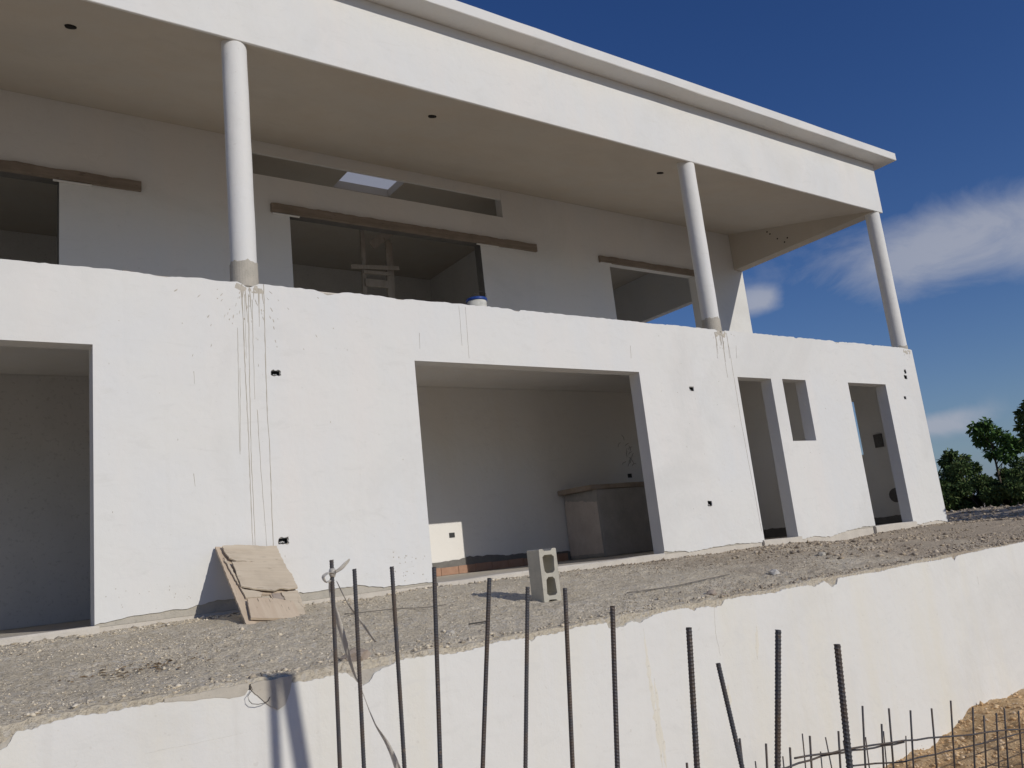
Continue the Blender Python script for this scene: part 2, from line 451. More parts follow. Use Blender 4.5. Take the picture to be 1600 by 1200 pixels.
def vnoise(x, y, seed=0):
    """vectorised value noise"""
    xi, yi = np.floor(x).astype(np.int64), np.floor(y).astype(np.int64)
    fx, fy = x - xi, y - yi
    fx = fx * fx * (3 - 2 * fx); fy = fy * fy * (3 - 2 * fy)
    def h(a, b):
        n = (a * 374761393 + b * 668265263 + seed * 974711) & 0x7fffffff
        n = ((n ^ (n >> 13)) * 1274126177) & 0x7fffffff
        return ((n ^ (n >> 16)) & 0xffff) / 32767.5 - 1
    return (h(xi, yi) * (1 - fx) + h(xi + 1, yi) * fx) * (1 - fy) + (h(xi, yi + 1) * (1 - fx) + h(xi + 1, yi + 1) * fx) * fy
# ------------------------------------------------------------------ ground (one sheet, terrace + pit + surroundings)
WX = [-400, -0.86, -0.39, 0.35, 0.87, 1.37, 2.06, 2.8, 5.47, 6.16, 7.39, 8.9, 10.1, 12.3, 400]
WZ = [-0.05, -0.044, -0.036, -0.015, -0.035, -0.055, -0.02, -0.03, -0.07, -0.075, -0.065, -0.13, -0.10, -0.098, -0.13]
def sstep(a, b, x):
    t = np.clip((x - a) / (b - a), 0, 1); return t * t * (3 - 2 * t)
def gz(X, Y, rough=True):
    X, Y = np.asarray(X, float), np.asarray(Y, float)
    b0 = np.interp(X, WX, WZ)
    t = np.clip(-Y, 0, 2.95); w = (t / 2.95) ** 1.7
    z = b0 * (1 - w) - 0.288 * w
    # heap of rubble beyond the house corner
    z = z + 0.13 * np.exp(-((X - 16.2) / 1.6) ** 2) * sstep(-3.5, -0.5, Y) * (1 + 0.5 * vnoise(X * 1.7, Y * 1.7, 31))
    terr = z
    n = 0.016 * vnoise(X * 1.1, Y * 1.1, 1) + 0.010 * vnoise(X * 3.3, Y * 3.3, 2)
    if rough:
        m = 0.5 + 0.5 * vnoise(X * 0.8, Y * 1.6, 9)
        n = n + (0.007 * vnoise(X * 9, Y * 9, 3) + 0.008 * vnoise(X * 21, Y * 21, 4) + 0.007 * vnoise(X * 43, Y * 43, 5)) * (0.35 + 0.9 * m)
    terr = terr + n * np.where(Y > 0.0, 0.6, 1.0)
    pit_floor = -1.80 + 0.09 * vnoise(X * 0.9, Y * 1.3, 11) + 0.05 * vnoise(X * 2.6, Y * 3.4, 12) + 0.03 * vnoise(X * 7, Y * 8, 13) + 0.016 * vnoise(X * 19, Y * 19, 14)
    pit = (Y < -2.9) * (1 - sstep(12.2, 14.2, X)) * sstep(-14, -11, X) * sstep(-19, -15, Y)
    return terr * (1 - pit) + pit_floor * pit
def axis(parts):
    out = []
    for a, b, n in parts: out += list(np.linspace(a, b, n, endpoint=False))
    return out
xs = np.array(axis([(-900, -60, 7), (-60, -12, 12), (-12, -2.2, 30), (-2.2, 5, 330), (5, 13, 230), (13, 22, 110), (22, 60, 20), (60, 900, 10)]) + [900.0])
ys_pit = np.array(axis([(-900, -60, 7), (-60, -16, 12), (-16, -6, 24), (-6, -2.98, 80)]) + [-2.80])
ys_ter = np.array(axis([(-2.940, 0.0, 140), (0.0, 4, 40), (4, 14, 24), (14, 60, 14), (60, 900, 9)]) + [900.0])
ys = np.concatenate([ys_pit, ys_ter])
GX, GY = np.meshgrid(xs, ys)
SY = np.where(np.arange(len(ys)) < len(ys_pit), -3.5, 0)[:, None] + np.zeros_like(GX)
GZ = gz(GX, np.where(SY < 0, np.minimum(GY, -2.95), np.maximum(GY, -2.8999)))
k0 = len(ys_pit)
GY[k0] += 0.004 * vnoise(xs * 6, xs * 0, 21) + 0.003 * vnoise(xs * 23, xs * 0, 22)
nx, ny = len(xs), len(ys)
verts = np.stack([GX.ravel(), GY.ravel(), GZ.ravel()], 1)
I = (np.arange(ny - 1)[:, None] * nx + np.arange(nx - 1)[None, :]).ravel()
faces = np.stack([I, I + 1, I + nx + 1, I + nx], 1)
gme = bpy.data.meshes.new('ground')
gme.vertices.add(len(verts)); gme.vertices.foreach_set('co', verts.ravel())
gme.loops.add(faces.size); gme.polygons.add(len(faces))
gme.loops.foreach_set('vertex_index', faces.ravel().astype(np.int32))
gme.polygons.foreach_set('loop_start', np.arange(0, faces.size, 4, dtype=np.int32))
gme.polygons.foreach_set('loop_total', np.full(len(faces), 4, dtype=np.int32))
gme.update(); gme.validate()
tag(link('ground', gme, 'ground_gravel'), kind='structure')

def stones_mesh(P, S, seed, flat=0.6):
    """many small angular stones joined in one mesh (numpy)"""
    r = np.random.default_rng(seed); n = len(P)
    base = np.array([(1, 0, 0), (-1, 0, 0), (0, 1, 0), (0, -1, 0), (0, 0, 1), (0, 0, -1)], float)
    tri = np.array([(4, 0, 2), (4, 2, 1), (4, 1, 3), (4, 3, 0), (5, 2, 0), (5, 1, 2), (5, 3, 1), (5, 0, 3)])
    V = base[None] * r.uniform(0.55, 1.25, (n, 6, 1)) + r.normal(0, 0.16, (n, 6, 3))
    V *= S[:, None, None] * np.stack([np.ones(n), r.uniform(0.6, 1, n), np.full(n, flat) * r.uniform(0.7, 1.2, n)], 1)[:, None, :]
    an = r.uniform(0, 6.28, n); c, s = np.cos(an)[:, None], np.sin(an)[:, None]
    x = V[:, :, 0] * c - V[:, :, 1] * s; y = V[:, :, 0] * s + V[:, :, 1] * c
    V[:, :, 0], V[:, :, 1] = x, y
    V += P[:, None, :]
    F = tri[None] + (np.arange(n) * 6)[:, None, None]
    return V.reshape(-1, 3), F.reshape(-1, 3)
def np_mesh(V, F):
    me = bpy.data.meshes.new('m'); k = F.shape[1]
    me.vertices.add(len(V)); me.vertices.foreach_set('co', np.ascontiguousarray(V, dtype=np.float32).ravel())
    me.loops.add(F.size); me.polygons.add(len(F))
    me.loops.foreach_set('vertex_index', np.ascontiguousarray(F, dtype=np.int32).ravel())
    me.polygons.foreach_set('loop_start', np.arange(0, F.size, k, dtype=np.int32))
    me.polygons.foreach_set('loop_total', np.full(len(F), k, dtype=np.int32))
    me.update(); me.validate()
    return me
rg = np.random.default_rng(5)
def scatter(n, x0, x1, y0, y1, s0, s1, dens=None, pw=2.2):
    X, Y = rg.uniform(x0, x1, n), rg.uniform(y0, y1, n)
    if dens is not None:
        keep = rg.uniform(0, 1, n) < dens(X, Y); X, Y = X[keep], Y[keep]
    S = s0 + (s1 - s0) * rg.uniform(0, 1, len(X)) ** pw
    return np.stack([X, Y, gz(X, Y) + S * 0.15], 1), S
dens = lambda X, Y: np.clip(0.42 + 0.75 * vnoise(X * 0.9, Y * 1.5, 41) + 0.35 * vnoise(X * 3, Y * 3, 42), 0.06, 1)
sets = [scatter(36000, -2.2, 6, -2.93, -0.02, 0.0035, 0.012, dens, 2.5),
        scatter(12000, 6, 13, -2.93, -0.02, 0.005, 0.022, dens, 2.8),
        scatter(700, -2.2, 6, -2.93, -0.05, 0.012, 0.028, dens, 3),
        scatter(1800, -1.5, 12.3, -0.32, -0.02, 0.008, 0.03, None, 2.5),
        scatter(900, -1.6, 9, -2.94, -2.8, 0.008, 0.026, None, 2.2),
        scatter(1300, 5.5, 12.6, -2.92, -0.1, 0.018, 0.05, dens, 2.5),
        scatter(2600, 12, 18, -3, 4, 0.015, 0.07, None, 2.6)]
PS, SS = np.concatenate([s[0] for s in sets]), np.concatenate([s[1] for s in sets])
brown = PS[:, 0] > 4.0 + 2.0 * vnoise(PS[:, 0] * 1.3, PS[:, 1] * 1.3, 77)
V, F = stones_mesh(PS[brown], SS[brown], 9)
tag(link('rubble', np_mesh(V, F), 'brown_rubble'), 'brown crushed rubble covering the right end of the terrace', 'rubble', kind='stuff')
V, F = stones_mesh(PS[~brown], SS[~brown], 8)
tag(link('gravel', np_mesh(V, F), 'stones'), 'loose grey gravel strewn over the left and middle of the terrace', 'gravel', kind='stuff')

cl = scatter(4200, 3.5, 9, -4.6, -2.97, 0.006, 0.034, None, 3.2)
V, F = stones_mesh(cl[0], cl[1], 18, 0.7)
tag(link('soil_clods', np_mesh(V, F), 'clods'), 'loose orange soil clods at the foot of the retaining wall', 'soil', kind='stuff')

# ------------------------------------------------------------------ retaining wall
RETTOP = [(-1.698,-0.373),(-1.673,-0.364),(-1.636,-0.307),(-1.58,-0.314),(-1.528,-0.3),(-1.438,-0.294),(-1.299,-0.297),(-1.154,-0.299),(-1.003,-0.297),(-0.888,-0.313),(-0.78,-0.317),(-0.714,-0.334),(-0.629,-0.333),(-0.616,-0.314),(-0.565,-0.323),(-0.555,-0.363),(-0.51,-0.405),(-0.464,-0.435),(-0.427,-0.42),(-0.4,-0.369),(-0.386,-0.321),(-0.298,-0.328),(-0.227,-0.329),(-0.167,-0.323),(-0.118,-0.315),(-0.064,-0.33),(-0.018,-0.376),(0.024,-0.405),(0.063,-0.39),(0.105,-0.347),(0.197,-0.328),(0.259,-0.309),(0.333,-0.31),(0.471,-0.314),(0.614,-0.324),(0.732,-0.324),(0.823,-0.32),(0.917,-0.309),(1.012,-0.31),(1.173,-0.321),(1.203,-0.345),(1.257,-0.314),(1.392,-0.327),(1.464,-0.317),(1.59,-0.308),(1.736,-0.315),(1.85,-0.313),(1.862,-0.352),(1.92,-0.354),(1.997,-0.357),(2.081,-0.333),(2.157,-0.358),(2.256,-0.332),(2.355,-0.32),(2.657,-0.315),(2.715,-0.349),(2.759,-0.328),(2.89,-0.336),(2.941,-0.351),(3.025,-0.344),(3.076,-0.305),(3.493,-0.317),(3.673,-0.329),(3.802,-0.315),(4.129,-0.312),(4.206,-0.337),(4.37,-0.308),(4.457,-0.365),(4.534,-0.347),(4.566,-0.303),(4.841,-0.307),(5.225,-0.314),(5.642,-0.3),(6.308,-0.307),(6.546,-0.305),(6.578,-0.344),(6.644,-0.302),(7.317,-0.287),(8.166,-0.286)]
rw = empty('retaining_wall', (2, -2.95, -1.8))
tag(rw, 'long low white plastered retaining wall holding up the gravel terrace', 'wall')
def child(o, root):
    o.parent = root; o.matrix_parent_inverse = Matrix.Translation(root.location).inverted(); return o
tops = [(-8.0, -0.31)] + rag([(-7.9, -0.31), (-1.75, -0.38)], 0.05, 0.012, 3) + \
       [p for a, b in zip(RETTOP[:-1], RETTOP[1:]) for p in rag([a, b], 0.012, 0.008, 4)[:-1]] + \
       rag([RETTOP[-1], (14.0, -0.30)], 0.05, 0.012, 5)
outl = [(-8.0, -2.4)] + [(14.0, -2.4)] + tops[::-1]
me = plate_mesh(outl, [], 0.014, xz(-2.95))
child(link('plaster_face', me, 'white_retaining'), rw)
child(beam_x('concrete_core', 'concrete', None, -8, 14, -2.935, -2.72, -2.4, -0.318, 0.012, 0.12, 0.012, 4), rw)

# ------------------------------------------------------------------ the house
house = empty('house', (3.2, 4.0, 0.0))
tag(house, 'unfinished white two storey concrete house with columned upper gallery', 'house')
def H(o): return child(o, house)
def hbox(name, mat, *a, bevel=0.004): return H(box(name, mat, None, *a, bevel=bevel))
XE, H1, HD = 12.30, 2.995, 2.311
X0 = -6.0
doors = [(-3.3, -0.871), (2.196, 5.47), (7.40, 8.152), (10.115, 11.216)]
window = (8.418, 8.991, 1.376, 2.315)
BOXES = [(0.69, 2.12, 0.10, 0.058), (0.68, 0.55, 0.10, 0.062), (6.41, 2.11, 0.085, 0.06), (6.42, 0.57, 0.085, 0.075), (11.93, 2.56, 0.07, 0.075), (11.905, 2.46, 0.09, 0.075), (11.75, 2.09, 0.075, 0.055)]
base_edge = [(-6, 0.02), (-3.3, 0.02), (-0.871, 0.02), (-0.63, 0.05), (-0.43, 0.06), (-0.13, 0.07), (0.08, 0.10), (0.5, 0.085), (0.88, 0.07), (1.38, 0.08), (1.65, 0.03), (2.07, 0.03), (2.196, 0.02),
             (5.47, 0.03), (5.83, 0.01), (5.9, -0.02), (6.18, 0.0), (6.68, 0.02), (7.2, 0.0), (7.40, -0.01), (8.152, -0.04), (8.5, -0.02), (8.9, -0.05), (9.45, 0.0), (9.8, 0.03), (10.115, 0.02), (11.216, -0.03), (11.4, -0.05), (11.66, -0.03), (12.0, -0.02), (XE, -0.07)]
def base_seg(a, b):
    return [p for p in base_edge if a - 1e-6 <= p[0] <= b + 1e-6]
path = []
cur = X0
for i, (a, b) in enumerate(doors):
    seg = rag(base_seg(cur, a), 0.035, 0.012, 60 + i)
    path += seg + [(a, HD), (b, HD)]
    cur = b
path += rag(base_seg(cur, XE), 0.035, 0.012, 70)
top = rag([(XE, H1 - 0.02), (XE - 0.3, H1), (10.6, H1), (7.3, H1 - 0.005), (3.1, H1), (X0, H1 - 0.005)], 0.045, 0.009, 77)
top[0] = (XE, H1 - 0.03)
# a few bigger chips in the top edge
chips = [(10.02, 0.05, 0.07), (3.62, 0.04, 0.05), (1.28, 0.05, 0.16), (8.95, 0.025, 0.05), (11.1, 0.02, 0.06), (0.47, 0.05, 0.1), (7.19, 0.06, 0.09), (-0.3, 0.02, 0.2), (2.1, 0.02, 0.15)]
top = [(x, z - sum(d * max(0, 1 - abs(x - cx) / w) for cx, d, w in chips)) for x, z in top]
path += top
def ragrect(cx, cz, w, h, seed, amp=0.006):
    r = random.Random(seed); pts = []
    for k in range(20):
        a = 2 * math.pi * k / 20
        c, s = math.cos(a), math.sin(a); q = 1 / max(abs(c) / (w / 2), abs(s) / (h / 2))
        pts.append((cx + c * q + r.uniform(-amp, amp), cz + s * q + r.uniform(-amp, amp)))
    return pts
wx0, wx1, wz0, wz1 = window
win_ring = [(wx0, wz0), (wx1, wz0), (wx1, wz1), (wx0, wz1)]
me = plate_mesh(path, [win_ring] + [ragrect(*b, 90 + i) for i, b in enumerate(BOXES)], 0.013, xz(0.0))
H(link('front_plaster', me, 'white_plaster'))
core = [(X0, 0.0)]
for a, b in doors: core += [(a, 0.0), (a, HD), (b, HD), (b, 0.0)]
core += [(XE, 0.0), (XE, 2.962), (X0, 2.962)]
me = plate_mesh(core, [win_ring] + [[(bx - w * .42, bz - h * .4), (bx + w * .42, bz - h * .4), (bx + w * .42, bz + h * .4), (bx - w * .42, bz + h * .4)] for bx, bz, w, h in BOXES], 0.175, xz(0.013))
fw = link('front_wall', me, ['concrete', 'white_plaster'])
for p in me.polygons: p.material_index = 0 if p.normal.y < -0.9 else 1
H(fw)
# plinth and ground floor slab
hbox('floor_slab', 'concrete_floor', X0, XE - 0.004, 0.013, 8.0, -0.45, -0.0015)
for (a, b, pr) in ((7.36, 8.19, 0.03), (10.07, 11.25, 0.035), (2.23, 5.45, 0.025), (-3.2, -0.84, 0.03)):
    H(beam_x('door_sill', 'concrete_floor', None, a, b, -pr, 0.16, -0.3, 0.012, 0.012, 0.1, 0.012, a))
# electrical boxes set into the wall
for i, (bx, bz, w, h) in enumerate(BOXES):
    b = MB(); w2, h2 = w * 0.40, h * 0.38
    b.box(bx - w2, bx + w2, 0.055, 0.06, bz - h2, bz + h2)
    b.box(bx - w2, bx - w2 + 0.003, 0.006, 0.055, bz - h2, bz + h2); b.box(bx + w2 - 0.003, bx + w2, 0.006, 0.055, bz - h2, bz + h2)
    b.box(bx - w2 + 0.003, bx + w2 - 0.003, 0.006, 0.055, bz - h2, bz - h2 + 0.003); b.box(bx - w2 + 0.003, bx + w2 - 0.003, 0.006, 0.055, bz + h2 - 0.003, bz + h2)
    e = H(b.build('electrical_box', 'box_plastic'))
    r = random.Random(i)
    P = np.array([(bx + r.uniform(-.6, .45) * w2, 0.03 + r.uniform(-.012, .01), bz - h2 * r.uniform(0.2, .8)) for _ in range(5)])
    Vv, Ff = stones_mesh(P, np.full(5, h * 0.16), i + 3, 0.9)
    q = link('mortar_crumbs', np_mesh(Vv, Ff), 'white_plaster', e)
    tag(q, kind='stuff')

# mortar drips and splashes on the facade, slightly proud of the plaster
DRIPS = [ [(0.408,2.977),(0.405,2.622),(0.403,2.127),(0.407,1.573),(0.403,1.058),(0.401,0.501)],[(0.465,2.88),(0.438,2.006),(0.422,1.29),(0.423,0.499)],[(0.618,2.998),(0.596,2.134),(0.59,1.669),(0.599,1.476),(0.589,0.933),(0.585,0.496)],[(0.35,2.543),(0.331,1.859),(0.323,1.351)],[(0.498,1.765),(0.506,1.17),(0.522,0.684),(0.527,0.501)],[(0.499,2.832),(0.485,2.253),(0.481,1.861)],[(0.428,2.877),(0.418,2.25)] ]
DRIPS2 = [ [(7.222,2.951),(7.186,2.573),(7.187,2.293)],[(7.084,2.942),(7.036,2.565)],[(7.322,2.91),(7.297,2.578)],[(7.325,2.579),(7.317,1.652),(7.368,0.138)],[(2.821,2.97),(2.811,2.51)],[(2.905,2.963),(2.887,2.368)],[(5.383,2.657),(5.362,2.486)],[(7.484,2.777),(7.451,2.585)],[(0.356,2.156),(0.329,1.38)],[(-0.056,2.109),(-0.054,1.992)],[(-0.083,1.191),(-0.076,1.079)],[(2.284,2.622),(2.274,2.444)] ]
mb = MB(); rr = random.Random(12)
def streak(pts, w0, w1):
    pp = []
    for (a, b) in zip(pts[:-1], pts[1:]):
        n = max(2, int(abs(b[1] - a[1]) / 0.05))
        for i in range(n):
            t = i / n; pp.append((a[0] + (b[0] - a[0]) * t + rr.uniform(-.002, .002), a[1] + (b[1] - a[1]) * t))
    pp.append(pts[-1]); vs, fs = [], []
    for i, (x, z) in enumerate(pp):
        t = i / (len(pp) - 1); w = (w0 + (w1 - w0) * t) * rr.uniform(0.65, 1.3) * 0.5
        vs += [(x - w, 0.0005, z), (x, -0.0035, z), (x + w, 0.0005, z)]
    for i in range(len(pp) - 1):
        for k in range(2): fs.append((i * 3 + k, i * 3 + k + 1, i * 3 + 4 + k, i * 3 + 3 + k))
    mb.add(vs, fs)
for i, d in enumerate(DRIPS): streak(d, (0.011, 0.008, 0.010, 0.005, 0.006, 0.007, 0.006)[i], (0.007, 0.006, 0.008, 0.004, 0.004, 0.003, 0.003)[i])
for i, d in enumerate(DRIPS2): streak(d, 0.010 if i < 4 else 0.005, 0.004 if i < 4 else 0.002)
def blob(x, z, w, h, tilt=0.0):
    n = 9; vs = [(x, -0.004, z)]
    for k in range(n):
        a = 2 * math.pi * k / n; q = rr.uniform(0.6, 1.25)
        u, v = math.cos(a) * w * q, math.sin(a) * h * q
        vs.append((x + u * math.cos(tilt) - v * math.sin(tilt), 0.0005, z + u * math.sin(tilt) + v * math.cos(tilt)))
    mb.add(vs, [(0, 1 + k, 1 + (k + 1) % n) for k in range(n)])
for cx, nsp, wd in ((0.47, 60, 0.5), (7.19, 26, 0.22), (12.15, 8, 0.1)):
    for k in range(nsp):                                                    # splashes fanning out from each column foot
        a = rr.gauss(0, 0.75); d = abs(rr.gauss(0.0, 0.55)) * wd + 0.03
        x = cx + math.sin(a) * d * 1.6; z = 2.97 - math.cos(a) * d * 1.2
        if x > 12.25 or z > 2.96: continue
        blob(x, z, rr.uniform(0.002, 0.006), rr.uniform(0.008, 0.03), a * 0.7)
    for k in range(7): blob(min(cx + rr.uniform(-.13, .13), 12.22), 2.93 + rr.uniform(-.03, .02), rr.uniform(.02, .05), rr.uniform(.015, .045))
    for k in range(9):
        x = min(cx + rr.uniform(-.14, .14), 12.22); z = 2.95
        if cx < 12: streak([(x, z), (x + rr.uniform(-.02, .02), z - rr.uniform(.08, .45))], 0.016, 0.003)
for k in range(26): blob(rr.uniform(1.75, 2.12), rr.uniform(0.05, 0.36), rr.uniform(.003, .010), rr.uniform(.004, .010))
for k in range(16): blob(rr.uniform(-.8, -.1), rr.uniform(0.08, 0.3), rr.uniform(.002, .006), rr.uniform(.003, .006))
for k in range(60): blob(rr.choice([rr.uniform(-.8, 2.1), rr.uniform(5.6, 7.3), rr.uniform(8.3, 10)]), rr.uniform(0.1, 2.9), rr.uniform(.002, .005), rr.uniform(.002, .012))
tag(H(mb.build('mortar_drips', 'mortar')), kind='stuff')

# ground floor interior
hbox('rear_wall', 'white_interior', 1.15, 9.5, 3.28, 3.46, 0, 2.829)
hbox('rear_wall', 'interior_dark', X0 + .18, 1.0, 3.28, 3.46, 0, 2.829)
hbox('rear_wall', 'white_interior', 9.65, 12.118, 3.28, 3.46, 0, 2.829)
hbox('partition_wall', 'interior_dark', 1.0, 1.148, 0.19, 3.278, 0, 2.829)
hbox('partition_wall', 'white_interior', 9.502, 9.648, 0.19, 3.278, 0, 2.829)
hbox('partition_wall', 'white_interior', 6.98, 7.85, 1.60, 1.72, 0.001, 2.829)  # added wall, unseen, keeps sun through the narrow door off the counter
hbox('side_wall', 'white_plaster', X0, X0 + .178, 0.19, 8, 0, 2.829)
# right-hand side wall with its small window
me = plate_mesh([(0.19, 0), (8, 0), (8, 2.829), (0.19, 2.829)], [[(1.19, 1.28), (2.3, 1.28), (2.3, 2.30), (1.19, 2.30)]], 0.178, lambda u, v, w: (12.119 + w, u, v))
H(link('side_wall', me, 'white_plaster'))
hbox('rear_wall', 'white_plaster', X0 + .18, 12.118, 7.82, 8, 0, 2.829)
# raw strips at the foot of the walls
me = plate_mesh([(1.16, 0.0), (9.49, 0.0)] + rag([(9.49, 0.13), (6.5, 0.15), (4.7, 0.23), (4.2, 0.20), (1.16, 0.2)], 0.06, 0.02, 81), [], 0.012, xz(3.267))
H(link('unpainted_strip', me, 'concrete_dark'))
me = plate_mesh([(0.2, 0.0), (3.26, 0.0)] + rag([(3.26, 0.16), (0.2, 0.13)], 0.06, 0.02, 82), [], 0.012, lambda u, v, w: (9.489 + w, u, v))
H(link('unpainted_strip', me, 'concrete_dark'))
me = plate_mesh([(0.2, 0.0), (3.26, 0.0)] + rag([(3.26, 0.16), (0.2, 0.12)], 0.06, 0.02, 83), [], 0.012, lambda u, v, w: (12.106 + w, u, v))
H(link('unpainted_strip', me, 'concrete_dark'))
x = 1.2
k = 0
while x < 6.4:                                                              # clay tile skirting, tile by tile
    hbox('skirting_tile', 'terracotta', x, x + 0.292, 3.248 + (k % 3) * 0.001, 3.266, 0.001, 0.112 + (k * 7 % 5) * 0.002, bevel=0.003)
    x += 0.298; k += 1
for (bx, bz) in ((4.43, 0.57), (8.18, 1.32)):
    b = MB(); b.box(bx - .045, bx + .045, 3.270, 3.279, bz - .035, bz + .035); H(b.build('wall_socket', 'box_plastic'))
b = MB(); rr2 = random.Random(4)
for k in range(15):
    x, z = 8.22 + rr2.gauss(0, .09), 1.62 + rr2.gauss(0, .13); a = rr2.uniform(0.9, 1.9); q = []
    for j in range(6):
        q.append((x, 3.2785, z)); x += 0.026 * math.cos(a); z += 0.026 * math.sin(a); a += rr2.uniform(-.6, .6)
    b.tube(q, [0.003, .006, .007, .006, .005, .002], 5)
tag(H(b.build('paint_splashes', 'counter_grey')), kind='stuff')
# masonry kitchen counter against the rear wall
ct = hbox('kitchen_counter', 'counter_grey', 6.62, 8.9, 2.42, 3.262, 0.001, 1.045, bevel=0.015)
def sub(o, p): o.parent = p; return o
sub(beam_x('counter_top', 'brown_plaster', None, 6.50, 8.95, 2.405, 3.263, 1.047, 1.12, 0.012, 0.2, 0.010, 3), ct)
me = plate_mesh(rag([(2.43, 0.06), (3.25, 0.06)], 0.05, 0.01, 1) + [(3.25, 0.9)] + rag([(3.2, 0.93), (2.45, 0.86)], 0.05, 0.03, 2), [], 0.008, lambda u, v, w: (6.61 + w, u, v))
sub(link('bounce_lit_panel', me, 'counter_bounce_plaster'), ct)  # pinkish plaster, its paler colour carries bounce light from the sun patch
# things on the far right wall inside
hbox('breaker_panel', 'panel_grey', 12.085, 12.118, 0.76, 0.92, 1.36, 1.60, bevel=0.004)
b = MB()
b.tube([(12.117, .72, .48), (12.10, .72, .48)], [0.13, 0.125], 14); H(b.build('pipe_sleeve', 'panel_grey'))

# intermediate floor
hbox('upper_floor_slab', 'white_interior', X0 + .002, XE - 0.002, 0.19, 8, 2.83, 2.962)
hbox('gallery_screed', 'concrete_floor', X0 + .002, XE - .004, 0.014, 3.278, 2.9635, 2.985)

# upper storey
beam_x_ = lambda *a, **k: H(beam_x(*a, **k))
ZB, ZC = 5.592, 6.56
beam_x_('front_beam', 'white_plaster', None, X0, XE, 0.0, 0.034, ZB, ZC - 0.001, 0.006, 0.3, 0.003, 1)
b = MB()
b.add([(x, y, z) for x in (X0, 12.028) for y, z in ((0.040, 5.601), (3.277, 6.398), (3.277, 6.417), (0.040, 6.417))],
      [(0, 1, 2, 3), (7, 6, 5, 4), (0, 4, 5, 1), (1, 5, 6, 2), (2, 6, 7, 3), (3, 7, 4, 0)])
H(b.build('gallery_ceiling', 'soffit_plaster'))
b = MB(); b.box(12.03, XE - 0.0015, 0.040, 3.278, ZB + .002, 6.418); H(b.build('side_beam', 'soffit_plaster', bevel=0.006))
D1, D2, D3 = (-3.5, -0.73), (2.21, 5.50), (8.40, 10.75)
rear = [(X0, 2.964)]
for a, b_ in (D1, D2, D3): rear += [(a, 2.964), (a, 5.335), (b_, 5.335), (b_, 2.964)]
rear += [(XE - .003, 2.964), (XE - .003, 6.418), (X0, 6.418)]
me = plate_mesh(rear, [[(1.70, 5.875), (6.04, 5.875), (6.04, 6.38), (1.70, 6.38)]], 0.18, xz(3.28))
gw = H(link('gallery_wall', me, ['white_plaster', 'dark_reveal']))
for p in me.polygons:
    if p.center.z < 5.345 and abs(p.normal.y) < 0.5 and p.center.x < 8 and p.center.z > 2.97: p.material_index = 1  # darker colour on jambs and heads of the left and middle doors
hbox('window_head', 'white_plaster', 1.702, 6.038, 3.2815, 3.325, 6.205, 6.379, bevel=0.003)
me = plate_mesh([(3.462, 2.964), (8, 2.964), (8, 6.418), (3.462, 6.418)], [[(3.95, 3.85), (7.2, 3.85), (7.2, 5.34), (3.95, 5.34)]], 0.178, lambda u, v, w: (12.119 + w, u, v))
H(link('side_wall', me, 'white_plaster'))
hbox('rear_wall', 'interior_dark', X0 + .18, 12.117, 7.82, 8, 2.964, 6.418)
hbox('side_wall', 'white_plaster', X0, X0 + .178, 3.462, 8, 2.964, 6.418)
hbox('room_floor', 'interior_dark', X0 + .18, 12.117, 3.462, 7.818, 2.9635, 2.985)
hbox('partition_wall', 'interior_dark', 7.2, 7.35, 3.462, 7.818, 2.986, 6.418)
hbox('partition_wall', 'interior_dark', 1.2, 1.35, 3.462, 7.818, 2.986, 6.418)
# roof slab with a skylight shaft
SX0, SX1, SY0, SY1 = 3.38, 4.40, 3.58, 4.30
b = MB()
for (a0, a1, c0, c1) in ((X0, SX0, 0.040, 8), (SX1, XE - .002, 0.040, 8), (SX0, SX1, 0.040, SY0), (SX0, SX1, SY1, 8)): b.box(a0, a1, c0, c1, 6.42, 6.558)
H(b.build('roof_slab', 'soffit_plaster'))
H(link('skylight_sheet', mesh([(SX0 + .06, SY0 - .06, 6.5625), (SX1 + .06, SY0 - .06, 6.5625), (SX1 + .06, SY1 + .06, 6.5625), (SX0 - .06, SY1 + .0, 6.5625)], [(0, 1, 2, 3)]), 'skylight_sheet'))
# cornice: front, right and rear runs round the roof edge
beam_x_('roof_cornice', 'white_plaster', None, X0, XE + 0.30, -0.30, 0.9, ZC, ZC + 0.15, 0.008, 0.30, 0.0045, 9)
hbox('roof_cornice', 'white_plaster', 11.4, XE + 0.298, 0.902, 8.3, ZC, ZC + 0.148, bevel=0.008)
